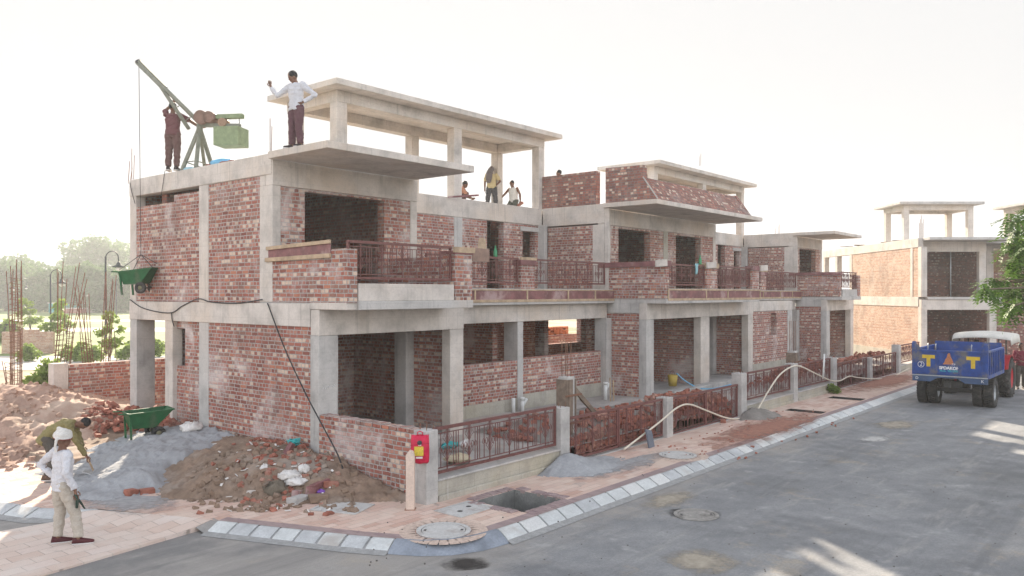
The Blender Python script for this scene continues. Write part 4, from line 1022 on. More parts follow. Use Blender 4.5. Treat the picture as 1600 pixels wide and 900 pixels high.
# pipes on the recess wall
def stub(u, v0, v1, t, label, fork=True, r=.055):
    p = P(u, v1, 't', t); z1 = P(u, v0, 't', t).z; th_ = thing('drain_pipe', label, 'pipe', (p.x, p.y, FL))
    MB().tube([(p.x, p.y, FL - .1), (p.x, p.y, z1)], r, 12).build('riser', PVC, th_)
    if fork:
        MB().tube([(p.x, p.y, z1 - .2), (p.x + .14, p.y - .02, z1 - .02), (p.x + .16, p.y - .02, z1 + .0)], r * .8, 10).build('branch', PVC, th_)
        MB().tube([(p.x, p.y, z1 - .02), (p.x, p.y, z1 + .06)], r * 1.25, 12).build('socket', PVC, th_)
stub(802, 622, 644, 13.85, 'single white drain pipe below the slim column of the nearest bay', False); stub(816, 624, 644, 13.8, 'forked white drain pipe at the foot of the half wall'); stub(946, 600, 624, 13.3, 'forked white drain pipe beside the thick column of the middle house')
for u, v0, lab in ((954, 590, 'thin timber batten standing left against the middle garage side wall'), (959, 594, 'shorter timber batten standing right against the middle garage side wall')):
    a = P(u, v0, 't', 13.0); tag(MB().bar((a.x, a.y, FL - .05), (a.x, a.y + .02, a.z), .03, .03).build('batten', WOOD), lab, 'batten')
for a, b, lab in (((897, 607, 10.6), (925, 640, 10.5), 'weathered plank propped behind the second fence post'), ((908, 622, 10.7), (930, 645, 10.5), 'second propped plank lying lower among the bricks')):
    tag(MB().bar(P(a[0], a[1], 't', a[2]), P(b[0], b[1], 't', b[2]), .06, .1).build('plank', WOODD, None, .004), lab, 'plank')
# yellow bucket and blue pipe in the middle garage
bk = thing('bucket', 'yellow plastic bucket at the edge of the middle garage floor', 'bucket', tuple(P(1051, 603, 't', 12.9)))
MB().lathe([(.001, 0), (.13, 0), (.165, .36), (.155, .36), (.125, .02), (.001, .02)], (0, 0, 0), n=24).build('pail', plain('yellow_plastic', (.42, .30, .06), .5, .2, 5), bk, world=False)
MB().tube([(.165 * math.cos(a), .02, .36 + .14 * math.sin(a)) for a in [math.pi * k / 10 for k in range(11)]], .006, 5).build('handle', DARKM, bk, world=False)
hose('hose', [P(1057, 583, 't', 12.8), P(1072, 596, 't', 12.5), P(1092, 606, 't', 12.2), P(1115, 607, 't', 11.8), P(1145, 600, 't', 11.6)], .02, BLUES, 'thin blue hose running from the yellow bucket over the yard', 'hose')
tag(MB().box(22.5, 28.9, 12.15, 12.5, .3, .56).build('concrete_step', CONG, None, .03), 'rough concrete step along the middle garage', 'step')
hose('hose', [P(1246, 608, 't', 9.95), P(1270, 603, 't', 10.0), P(1300, 602, 't', 10.0)], .05, BLUES, 'thick blue pipe lying behind the fence near the weeds', 'pipe')
# litter on the dirt heap
def on(u, v, z):
    a = P(u, v, 'z', 1.3); b = P(u, v, 'z', .0)
    for k in range(130):
        q = a.lerp(b, k / 130)
        if q.x < 9.4 and q.z <= max(.12, dirtf.h(q.x, q.y), sand.h(q.x, q.y)) + .02: return q
    return P(u, v, 'z', z)
def sack(u, v, z, r, label, mat=CLOTHW, seed=1, name='cement_sack', cat='sack'):
    c = on(u, v, z); b = MB(); rnd = random.Random(seed); rings = []
    for j in range(9):
        ph = -1.3 + j * .33; ring = []
        for k in range(26):
            a = 2 * math.pi * k / 26; q = 1 + .38 * mnoise.noise((math.cos(a) * 1.9 + seed * 5, math.sin(a) * 1.9, j * .6)) + .28 * mnoise.noise((math.cos(a) * 5 + seed, math.sin(a) * 5, j * 1.3))
            ring.append((c.x + r[0] * math.cos(ph) * math.cos(a) * q, c.y + r[1] * math.cos(ph) * math.sin(a) * q, c.z + r[2] * math.sin(ph) * q + .05 * mnoise.noise((math.cos(a) * 3 + ph * 2, math.sin(a) * 3, seed + ph * 3))))
        rings.append(ring)
    return tag(b.loft(rings).build(name, mat), label, cat)
sack(300, 668, .66, (.24, .2, .10), 'white sack lying on the sand beside the side wall column', seed=3)
sack(452, 742, .42, (.20, .15, .08), 'crumpled white sack in the middle of the litter on the dirt heap', seed=4)
sack(462, 752, .34, (.17, .2, .06), 'lower crumpled white sack below the middle litter', seed=5)
sack(475, 733, .50, (.1, .09, .07), 'small white bag topmost in the litter on the dirt heap', seed=6)
sack(413, 731, .5, (.07, .06, .05), 'tiny whitish bag lying left of the litter', seed=7, name='plastic_bag', cat='bag')
sack(430, 766, .26, (.2, .16, .13), 'lumpy olive brown sack at the foot of the dirt heap', plain('olive_sack', (.15, .125, .095), .9, .3, 5, .4), 8)
sack(502, 769, .24, (.07, .05, .04), 'small purple packet beside the maroon blocks', plain('purple_foil', (.22, .09, .42), .4, .3, 12), 9, 'packet', 'packet')
for (u, v, z, hx, hy, hz, rz, ry, mt, lab) in ((467, 770, .22, .16, .06, .055, .5, .1, 'P', 'left maroon block at the foot of the dirt heap'), (488, 768, .24, .06, .1, .08, .3, .1, 'P', 'upright maroon block between two others'), (500, 757, .33, .2, .06, .05, .2, -.1, 'P', 'long maroon block lying on the dirt heap'), (517, 757, .33, .13, .06, .05, -.5, .1, 'B', 'reddish brick beside the long maroon block'),
        (450, 704, .74, .05, .05, .16, .3, .5, 'P', 'maroon slab standing tilted near the teal net'), (467, 701, .76, .14, .04, .03, -.6, -.3, 'B', 'reddish tile lying right of the teal net'), (467, 780, .18, .16, .1, .05, .2, 0, 'S', 'grey stone slab at the pavement edge'), (497, 778, .19, .15, .1, .06, -.4, 0, 'D', 'rough brown stone right of the grey slab'), (453, 783, .15, .05, .04, .06, 0, 0, 'S', 'small pale stone left of the grey slab'), (393, 770, .2, .1, .06, .04, .2, 0, 'W', 'whitish brick on the pavement below the dirt heap'),
        (370, 680, .74, .02, .16, .03, -.5, .1, 'T', 'short weathered board lying by the side wall'), (424, 750, .38, .03, .3, .02, -1.0, .15, 'T', 'brown plank half buried in the dirt heap'), (205, 770, .2, .1, .08, .06, .3, .1, 'B', 'broken brick lying on the sand edge'), (230, 768, .2, .12, .08, .05, -.3, 0, 'B', 'brick lying right of the broken brick on the sand edge'), (1130, 658, .16, .1, .07, .05, .4, 0, 'B', 'single brick on the pavement beside the second gate'), (1175, 700, .05, .06, .05, .05, .2, 0, 'B', 'single brick lump on the kerb edge')):
    mt = {'P': PLY, 'B': LB, 'S': CONG, 'D': DIRT, 'W': CONW, 'T': WOODD}[mt]
    c = on(u, v, z); m = MB(); m.obox(tuple(c), (hx, hy, hz), Matrix.Rotation(rz, 3, 'Z') @ Matrix.Rotation(ry, 3, 'Y') @ Matrix.Rotation(ry * .6, 3, 'X'))
    nm = 'plank' if mt is WOODD else 'stone' if mt in (CONG, DIRT) else 'loose_brick' if mt in (LB, CONW) else 'block'
    tag(m.build(nm, mt, None, .012), lab, nm.replace('_', ' '))
m = MB(); c = on(459, 697, .80) + Vector((0, 0, .03)); rnd = random.Random(3); pts = []
for k in range(60): pts.append((c.x + .14 * math.cos(k * 1.1) * rnd.uniform(.5, 1), c.y + .14 * math.sin(k * 1.1) * rnd.uniform(.5, 1), c.z + .10 * rnd.random()))
m.tube(pts, .013, 5); tag(m.build('rope_tangle', TEAL, fix=False), 'tangled teal rope on top of the dirt heap', 'rope')
ys = thing('paper_bag', 'torn cream cement bag on the yard floor behind the nearest fence panel', 'bag', (0, 0, 0)); bpy.data.objects.remove(ys)
sack(715, 716, .5, (.28, .22, .06), 'cream paper cement bag lying behind the nearest fence panel', plain('cream_paper', (.55, .47, .33), .9, .2, 6, .3), 12)
sack(703, 696, .55, (.22, .1, .06), 'teal plastic sheet lump behind the nearest fence panel', TEAL, 13, 'plastic_sheet', 'sheet')
sack(728, 694, .55, (.14, .12, .08), 'white plastic bag behind the nearest fence panel', CLOTHW, 14, 'plastic_bag', 'bag')
# ------------------------------------------------------------------ vegetation
def leafmat(name, a, b, trans=.45):
    t = NT(name)
    c = t.ramp(t.noise(.9, 4, .7), [(.3, a), (.7, b)])
    c = t.mix(t.math('MULTIPLY', t.noise(11, 2), .5), c, tuple(x * 1.7 for x in b))
    t.done(c, .6)
    tr = t.n('BsdfTranslucent'); t.l(c, tr.inputs['Color'])
    mx = t.n('MixShader'); mx.inputs[0].default_value = trans
    t.l(t.b.outputs[0], mx.inputs[1]); t.l(tr.outputs[0], mx.inputs[2])
    out = [n for n in t.t.nodes if n.type == 'OUTPUT_MATERIAL'][0]; t.l(mx.outputs[0], out.inputs['Surface'])
    return t.m
LEAF1 = leafmat('leaf_green', (.028, .07, .014), (.085, .15, .028), .35)
LEAF2 = leafmat('leaf_far', (.045, .09, .035), (.095, .155, .055), .42)
LEAF3 = leafmat('leaf_yellow_green', (.11, .17, .04), (.21, .28, .07), .5)
BARK = plain('bark', (.16, .125, .095), .9, .3, 7, .5)
def leaf_cloud(b, clumps, n, size, seed=0, asp=.55):
    r = random.Random(seed); tot = sum(c[3] ** 2 for c in clumps)
    for (cx, cy, cz, rad) in clumps:
        for i in range(int(n * rad ** 2 / tot)):
            while True:
                p = Vector((r.uniform(-1, 1), r.uniform(-1, 1), r.uniform(-1, 1)))
                if .25 < p.length < 1: break
            q = 1 + .35 * mnoise.noise(p * 2.1 + Vector((cx, cy, cz)))
            c = Vector((cx, cy, cz)) + Vector((p.x, p.y, p.z * .8)) * rad * q
            s = size * r.uniform(.6, 1.3); d = Vector((r.gauss(0, 1), r.gauss(0, 1), r.gauss(-.2, .7))).normalized(); e = d.orthogonal().normalized(); e.rotate(Matrix.Rotation(r.uniform(0, 6.3), 3, d))
            b.add([c - d * s, c + e * s * asp, c + d * s, c - e * s * asp], [(0, 1, 2, 3)])
def tree_proto(name, label, h, w, seed, leaf, n=2600, size=.4, cat='tree', grp=None, trunk=.22, low=.25):
    t = thing(name, label, cat, (0, 0, 0), group=grp); r = random.Random(seed)
    k = MB(); top = h * .62
    k.tube([(0, 0, -.2), (.1 * r.random(), .1, top * .5), (.2 * r.random(), -.1, top)], [trunk, trunk * .75, trunk * .35], 8)
    clumps = []
    for i in range(int(9 + w)):
        a = r.uniform(0, 6.28); rr = w * .5 * (r.random() ** .5); zz = h * (low + (1 - low - .1) * r.random()); rr *= math.sin(math.pi * min(1, max(.12, (zz / h - low * .5)))) ** .6
        c = (rr * math.cos(a), rr * math.sin(a), zz, w * r.uniform(.16, .27)); clumps.append(c)
        k.tube([(0, 0, max(h * .18, zz * .6 - .5)), (c[0] * .5, c[1] * .5, zz * .85), c[:3]], [trunk * .4, trunk * .25, trunk * .1], 5)
    k.build('trunk', BARK, t, world=False, fix=False)
    b = MB(); leaf_cloud(b, clumps, n, size, seed); b.build('crown', leaf, t, world=False, fix=False)
    return t
def at(u, Y, z=0): return cam((u - 800) / FPX * Y, Y, z)
tA = tree_proto('tree', 'tall spreading tree rising above the far tree line', 19, 15, 3, LEAF2, 5200, .5, grp='far trees', trunk=.5)
tA.location = at(150, 215); dup(tA, at(196, 235), 2.1, 'second tall tree, partly hidden behind the house corner'); dup(tA, at(118, 250), 4., 'lower shoulder of the tall trees, left of the tallest one', .75)
tB = tree_proto('tree', 'bushy tree in the far row, far left edge', 9.5, 10, 11, LEAF2, 3400, .42, grp='far trees', low=.1)
tB.location = at(8, 165)
for i, (u, Y, s, rz, lab) in enumerate(((32, 170, .95, 1., 'bushy far tree, second from the left edge'), (60, 160, .8, 2., 'bushy far tree, left of the small lamp'), (88, 158, .85, 3.1, 'bushy far tree behind the small lamp'), (112, 152, .8, 4.2, 'bushy far tree above the teal shed'), (140, 150, .9, 5., 'bushy far tree between shed and tall lamp'), (168, 155, .85, .5, 'bushy far tree behind the tall lamp'), (192, 150, .8, 1.7, 'bushy far tree beside the house corner'), (215, 160, .9, 2.5, 'bushy far tree hidden mostly by the house corner'), (-12, 160, .9, 3.3, 'bushy far tree cut by the picture edge'), (48, 185, 1.05, .7, 'taller bushy far tree behind the left row'), (18, 200, 1.25, 2.9, 'tallest bushy tree of the left row'))):
    dup(tB, at(u, Y), rz, lab, s)
tC = tree_proto('sapling', 'thin yellow green sapling before the far brick wall', 3.6, 1.6, 21, LEAF3, 500, .14, 'sapling', 'young trees', .04, .3)
tC.location = at(78, 50); dup(tC, at(172, 36, .2), 1.3, 'slim young tree beside the tall street lamp', .8); dup(tC, at(48, 62), 2.2, 'young tree left of the small lamp', 1.0); dup(tC, at(104, 58), 3.4, 'young tree among the flared rebar', .9)
bs = thing('bush', 'wild bush growing behind the bare concrete post', 'bush', (0, 0, 0), group='wild bushes')
b = MB(); leaf_cloud(b, [(0, 0, .55, .6), (.4, .2, .5, .5), (-.4, -.1, .45, .5), (.1, .3, .9, .45)], 900, .11, 5); b.build('foliage', LEAF3, bs, world=False, fix=False)
k = MB()
for i in range(7): k.tube([(0, 0, -.1), (.35 * math.cos(i), .35 * math.sin(i), .9)], .012, 4)
k.build('stems', BARK, bs, world=False); bs.location = at(80, 25.5, .3)
for u, Y, s, lab in ((108, 44, .7, 'low bush at the foot of the far brick wall'), (125, 43, .85, 'wide bush right of the far brick wall'), (142, 42, .75, 'bush among the leaning rebar'), (45, 43, .8, 'small bush before the far brick wall'), (236, 46, 1.1, 'bush seen past the bare corner column'), (215, 52, .8, 'bush seen left of the bare corner column'), (196, 44, .7, 'bush beside the tall lamp pole'), (104, 27, .7, 'bush peeping over the brick wall by the post'), (8, 60, 1.4, 'bush near the left edge')):
    dup(bs, at(u, Y, -.05), u * .7, lab, s)
wd = dup(bs, Vector((28.7, 9.35, .1)), 1., 'weeds growing at the foot of the sixth fence post', .3)
# near tree at the right edge
def near_tree():
    t = thing('neem_tree', 'leafy tree with feathery green leaves hanging in at the right edge', 'tree', tuple(at(1712, 15, 0)))
    Y0 = 15.; cl = [(1578, 345, 13), (1596, 352, 15), (1590, 372, 17), (1574, 382, 11), (1600, 388, 16), (1586, 402, 14), (1602, 412, 15), (1590, 424, 12), (1606, 436, 16), (1568, 436, 10), (1550, 440, 11), (1538, 452, 9), (1558, 456, 13), (1578, 452, 14), (1594, 460, 16), (1566, 474, 11), (1584, 478, 12), (1603, 476, 14), (1574, 486, 6), (1630, 340, 34), (1640, 395, 40), (1640, 450, 36), (1680, 330, 60), (1695, 420, 60)]
    base = at(1712, Y0); r = random.Random(9); k = MB(); b = MB()
    fork = base + Vector((0, 0, 3.0)); k.tube([base - Vector((0, 0, .2)), base + Vector((.05, .02, 1.6)), fork], [.17, .14, .11], 10)
    for (u, v, rad) in cl:
        Y = Y0 + r.uniform(-.9, .9); c = at(u, Y, 3.6 - (v - 458) / FPX * Y); R_ = rad / FPX * Y
        mid = fork.lerp(c, .55) + Vector((r.uniform(-.15, .15), r.uniform(-.15, .15), .35))
        k.tube([fork, mid, c], [.05, .03, .012], 6)
        for i in range(int(8 + (rad / 5.0) ** 2)):
            while True:
                p = Vector((r.uniform(-1, 1), r.uniform(-1, 1), r.uniform(-1, 1)))
                if p.length < 1: break
            s = c + p * R_ * 1.05; d = Vector((p.x + r.gauss(0, .5), p.y + r.gauss(0, .5), -.45 + r.gauss(0, .4))).normalized(); L = r.uniform(.16, .3)
            if i % 3 == 0: k.tube([c, s], [.006, .004], 3)
            side = d.cross(Vector((0, 0, 1)))
            side = side.normalized() if side.length > .1 else Vector((1, 0, 0))
            up = side.cross(d)
            for j in range(6):
                o = s + d * L * (j / 5) + Vector((0, 0, -.05 * (j / 5) ** 2))
                for sg in (-1, 1):
                    l = (side * sg * .9 + d * .55 - up * .25 * r.random()).normalized(); ll = r.uniform(.07, .12); wv = l.cross(up).normalized() * ll * .24
                    b.add([o, o + l * ll * .5 + wv, o + l * ll, o + l * ll * .5 - wv], [(0, 1, 2, 3)])
    k.build('trunk', BARK, t, fix=False); b.build('crown', LEAF1, t, fix=False)
near_tree()

# ------------------------------------------------------------------ far left: fields, roads, walls, lamps, rebar
def camsheet(name, x0, x1, y0, y1, z, m):
    vs = [cam(x0, y0, z), cam(x1, y0, z), cam(x1, y1, z), cam(x0, y1, z)]
    return struct(MB().add(vs, [(0, 1, 2, 3)]).build(name, m))
PALE = plain('pale_concrete_road', (.50, .47, .43), .9, .14, .8, .2)
GRASS = plain('field_grass', (.15, .205, .06), .95, .35, .35, .5, bscale=5, dirt=(.30, .29, .12))
camsheet('far_road', -90, -3, 38, 46.5, -.016, PALE); camsheet('verge', -120, -3, 46.5, 76, -.022, GRASS)
camsheet('far_path', -140, -4, 76, 84, -.014, PALE); camsheet('field', -320, -5, 84, 300, -.02, GRASS)
camsheet('far_path', -200, -8, 103, 109, -.010, PALE)
tag(MB().add([cam(x, y, z) for x, y in ((-45, 60), (-37.0, 60), (-37.0, 60.3), (-45, 60.3)) for z in (-.1, 1.3)], [(0, 2, 3, 1), (2, 4, 5, 3), (4, 6, 7, 5), (6, 0, 1, 7), (1, 3, 5, 7)]).build('culvert_wall', plain('dark_concrete', (.11, .10, .095), .9)), 'dark low concrete wall at the left edge beyond the road', 'wall')
fw = thing('low_brick_wall', 'loose far brick wall beyond the pale road', 'wall', tuple(at(45, 48.5)), TH - R(90))
MB().wall('t', -.12, .12, [-1.55, -.4, .6, 1.5], [-.1, 1.15, 1.28, 1.42], [(0, 2), (2, 2)]).build('brick_wall', BRICKW, fw, world=False)
bw = thing('low_brick_wall', 'brick rear boundary wall seen past the bare corner column', 'wall', (9, 22.8, .1))
MB().wall('t', 22.75, 22.98, [8.95, 13.2, 40], [-.1, 1.62, 1.70], [(1, 1)]).build('brick_wall', BRICK, bw)
cp = thing('concrete_post', 'bare concrete post at the left end of the rear brick wall', 'post', (8.75, 22.8, .1)); MB().box(8.55, 8.92, 22.7, 23.05, -.1, 1.75).build('shaft', CONW, cp, .012)
def lamp(u, Y, h, label, flip=1, s=1.):
    t = thing('street_lamp', label, 'street lamp', tuple(at(u, Y)), TH - R(90), 'swan neck street lamps'); m = plain('lamp_black', (.035, .045, .045), .5)
    MB().tube([(0, 0, 0), (0, 0, .9), (0, 0, .95), (0, 0, h)], [.11, .10, .065, .055], 8).build('pole', m, t, world=False)
    pts = [(0, 0, h - .3)] + [(flip * .42 * (1 - math.cos(a)) * .9, 0, h - .1 + .42 * math.sin(a)) for a in [math.pi * q / 8 for q in range(9)]] + [(flip * .76, 0, h - .3)]
    MB().tube(pts, .03, 6).build('arm', m, t, world=False)
    MB().lathe([(.03, .30), (.10, .22), (.14, .10), (.36, 0), (.36, -.03), (.001, -.02)], (flip * .76, 0, h - .6), n=16).build('lamp_shade', m, t, world=False)
    MB().lathe([(.13, 0), (.17, -.08), (.13, -.18), (.01, -.22)], (flip * .76, 0, h - .63), n=12).build('globe', plain('milky_glass', (.7, .7, .68), .3), t, world=False)
lamp(165, 47.5, 5.75, 'nearest black swan neck street lamp, left of the hanging wheelbarrow'); lamp(79, 56, 4.9, 'smaller black street lamp left of the flared rebar'); lamp(182, 120, 5.3, 'distant street lamp just left of the house corner'); lamp(13, 110, 4.8, 'distant street lamp near the left edge'); lamp(33, 118, 5.0, 'distant street lamp behind the tall rebar')
for i, (u, w, Y, h, m, nm, lab) in enumerate(((108, 3.2, 150, 1.7, TEAL, 'shed', 'teal shed below the far trees'), (141, 1.0, 150, 1.9, CONW, 'hut', 'white hut right of the teal shed'), (115, 1.8, 146, .8, LB, 'brick_stack', 'brick stack before the teal shed'))):
    t = thing(nm, lab, nm.replace('_', ' '), tuple(at(u, Y)), TH - R(90)); MB().box(-w, w, -1, 1, -.1, h).build('walls', m, t, world=False); MB().box(-w - .2, w + .2, -1.2, 1.2, h, h + .14).build('roof', CONG, t, world=False)
def cage(u, Y, z0, v1, w, label, lean=(0, 0), flare=0., seed=0, stir=.55, n=6):
    p = at(u, Y, z0); z1 = 3.6 - (v1 - 458) / FPX * Y; r = random.Random(seed)
    t = thing('rebar_cage', label, 'rebar cage', tuple(p), 0, 'bare rebar column cages'); b = MB(); H = z1 - z0
    for i in range(n):
        a = 2 * math.pi * i / n + .4; x, y = w * (1 if math.cos(a) > 0 else -1) * (abs(math.cos(a)) ** .4), w * (1 if math.sin(a) > 0 else -1) * (abs(math.sin(a)) ** .4); h = H * r.uniform(.86, 1.0)
        b.tube([(x, y, 0), (x + lean[0] * .45 + r.gauss(0, .01), y + lean[1] * .45, h * .5), (x * (1 + flare) + lean[0] + r.gauss(0, .06), y * (1 + flare) + lean[1] + r.gauss(0, .06), h)], .013, 5)
    b.build('bars', RUST, t, world=False, fix=False); s = MB(); z = .12; path = []
    while z < H * stir:
        for q, (cx, cy) in enumerate(((-w, -w), (w, -w), (w, w), (-w, w))):
            f = (z + .04 * q) / H; path.append((cx + lean[0] * f * .95, cy + lean[1] * f * .95, z + .04 * q))
        z += .16
    s.tube(path, .008, 4, sm=False)
    s.build('stirrups', RUST, t, world=False, fix=False)
cage(25, 24, .3, 390, .13, 'tall thick rebar cage at the far left', stir=.8, seed=1, n=8); L_ = cam(-.25, 0, 0); L2 = cam(.42, 0, 0)
cage(93, 26, .4, 408, .2, 'flared rebar cage behind the bare concrete post', tuple(L2[:2]), .9, 2, .5, 8); cage(142, 27, .4, 436, .14, 'rebar cage leaning left, above the rear brick wall', tuple(cam(-.38, 0, 0)[:2]), .5, 3, .45); cage(164, 28, .4, 420, .12, 'rebar cage before the nearest street lamp', tuple(cam(.15, 0, 0)[:2]), .3, 4, .4)
cage(231, 27, .3, 500, .12, 'rebar cage seen past the bare corner column', seed=5, stir=.9); cage(15, 24.5, .3, 560, .1, 'short rebar cage at the left edge', seed=6, stir=.9, n=4)
tag(MB().tube([at(187, 26, .5), at(181, 26.2, 1.6), at(178, 26, 2.5)], .012, 5).build('sapling_stake', BARK), 'thin bare stake beside the house corner', 'stake')
# bricks stacked in the sun behind the terrace, seen through the house
st = thing('brick_stack', 'orange brick stack in the sun, seen through the nearest half-walled bay', 'brick stack', (30.5, 23.8, .1))
b = MB(); r = random.Random(3)
for i in range(12):
    for j in range(22):
        if r.random() < .85: b.box(29.6 + i * .24, 29.82 + i * .24, 23.4 + r.uniform(-.02, .02), 24.2, .1 + j * .085, .178 + j * .085 - (.0 if r.random() < .8 else .01))
b.build('bricks', plain('fresh_orange_brick', (.50, .19, .085), .9, .3, 9), st, fix=False)

# ------------------------------------------------------------------ houses across the bend (aligned with the view)
def far_block(x0, x1, yf, yb, label, mirror=False):
    t = thing('brick_house', label, 'house', (0, 0, 0), TH - R(90), 'houses across the bend')
    B = lambda nm, a, b_, c, d, e, f, m=CONW: MB().box(a, b_, c, d, e, f).build(nm, m, t, .012, world=False)
    W = lambda ax, a0, a1, us, zs, em=(), m=BRICKW: MB().wall(ax, a0, a1, us, zs, em).build('brick_wall', m, t, world=False)
    # left side wall, lit by the sun
    W('s', x0 + .02, x0 + .24, [yf + .35, yb - 4.6], [0, 2.9]); W('s', x0 + .02, x0 + .24, [yf + .35, yb - 4.6], [3.4, 5.95])
    B('beam', x0 - .01, x0 + .26, yf + .3, yb, 2.9, 3.4); B('beam', x0 - .01, x0 + .26, yf + .3, yb, 5.95, 6.42)
    for y in (yf, yb - 4.6, yb - 2.4, yb - .35):
        for z0, z1 in ((0, 2.9), (3.4, 5.95)): B('column', x0, x0 + .3, y, y + .35, z0, z1)
    W('s', x0 + .03, x0 + .24, [yb - 4.25, yb - 2.4], [0, 2.9])
    MB().box(x0 - .05, x0 + .015, yf + .3, yb - 4, -.1, .5).build('plinth_plaster', CONY, t, world=False)
    for z0, z1, yy in ((0, 2.75, yf), (3.4, 5.75, yf + .9)):
        B('column', x0 + .002, x0 + .38, yy, yy + .25, z0, z1) if yy > yf else None
        B('column', x1 - .36, x1, yy, yy + .25, z0, z1); B('beam', x0 + .003, x1, yy - .01, yy + .25, z1, z1 + .52)
    B('balcony_slab', x0 + .26, x1 + .15, yf - .1, yf + 1.2, 3.28, 3.40, CONG); B('canopy', x0 + .2, x1 + .9, yf - .45, yf + 1.0, 6.28, 6.42, CONG)
    B('floor_slab', x0 + .26, x1 + 3.5, yf + 1.2, yb, 3.05, 3.385, CONG); B('roof_slab', x0 + .26, x1 + 3.5, yf + 1.16, yb, 6.2, 6.41, CONG)
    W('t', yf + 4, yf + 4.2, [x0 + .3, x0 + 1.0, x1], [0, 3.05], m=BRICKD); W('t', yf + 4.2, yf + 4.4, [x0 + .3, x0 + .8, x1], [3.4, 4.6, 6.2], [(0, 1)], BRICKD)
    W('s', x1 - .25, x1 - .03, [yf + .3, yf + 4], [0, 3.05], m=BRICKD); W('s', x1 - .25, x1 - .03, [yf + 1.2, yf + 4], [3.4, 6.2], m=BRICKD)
    MB().tube([(x0 + 2.3, yf + 1.5, 3.38), (x0 + 2.3, yf + 1.5, 6.2)], .03, 6).build('prop', GALV, t, world=False)
    # recess to the right
    B('column', x1 + 1.0, x1 + 1.4, yf + 2.6, yf + 2.9, 0, 6.2); B('column', x1 + 3.1, x1 + 3.5, yf + 2.6, yf + 2.9, 0, 6.2); B('beam', x1 + .01, x1 + 3.55, yf + 2.58, yf + 2.9, 6.0, 6.42); B('beam', x1 + .01, x1 + 3.55, yf + 1.3, yf + 1.6, 2.8, 3.3)
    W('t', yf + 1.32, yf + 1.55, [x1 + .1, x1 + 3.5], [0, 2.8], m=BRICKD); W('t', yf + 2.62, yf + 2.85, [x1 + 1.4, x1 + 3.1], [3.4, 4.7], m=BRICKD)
    # pavilion
    a0, a1, b0, b1 = x1 - 1.5, x1 + 2.6, yf + 6.6, yf + 9.2
    for xx in (a0, a1 - .32):
        for yy in (b0, b1 - .3): B('pavilion_column', xx, xx + .32, yy, yy + .3, 6.41, 8.5)
    B('pavilion_beam', a0 - .004, a1, b0 - .004, b0 + .3, 8.5, 8.8); B('pavilion_beam', a0 - .004, a1, b1 - .3, b1, 8.5, 8.8); B('pavilion_beam', a0 - .002, a0 + .3, b0 + .3, b1 - .3, 8.5, 8.8); B('pavilion_beam', a1 - .3, a1, b0 + .3, b1 - .3, 8.5, 8.8)
    B('pavilion_roof', a0 - .45, a1 + .4, b0 - .45, b1 + .4, 8.8, 8.95, CONG)
    r = random.Random(int(x0)); m = MB()
    for i in range(16): m.obox((x0 + r.uniform(.3, 1.6), yf + r.uniform(3, 11), 6.45 + r.uniform(0, .12)), (r.uniform(.2, .5), r.uniform(.05, .2), .02), Matrix.Rotation(r.uniform(0, 3), 3, 'Z') @ Matrix.Rotation(r.gauss(0, .1), 3, 'Y'))
    m.build('roof_planks', WOODD, t, world=False, fix=False)
    b = MB()
    for i in range(5): b.tube([(x0 + .15 + .05 * i, yf + .5, 6.4), (x0 + .15 + .05 * i, yf + .5, 7.2 + .2 * (i % 3))], .012, 4)
    b.build('rebar', RUST, t, world=False)
    return t
far_block(20.78, 24.6, 41, 54, 'pale sunlit brick house across the bend with a four column roof pavilion')
far_block(28.25, 32.05, 41, 54, 'farthest pale house at the right edge, half hidden by the leafy tree')
# ------------------------------------------------------------------ text helper
def text_part(txt, size, M, mat, name, par, ext=.003, bold=0.):
    cu = bpy.data.curves.new(name, 'FONT'); cu.body = txt; cu.size = size; cu.extrude = ext; cu.offset = bold; cu.align_x = 'CENTER'; cu.align_y = 'CENTER'
    tmp = bpy.data.objects.new(name, cu); C.objects.link(tmp); dg = bpy.context.evaluated_depsgraph_get(); dg.update()
    me = bpy.data.meshes.new_from_object(tmp.evaluated_get(dg)); bpy.data.objects.remove(tmp)
    me.transform(M); me.materials.clear(); me.materials.append(mat)
    o = bpy.data.objects.new(name, me); C.objects.link(o); o.parent = par; return o
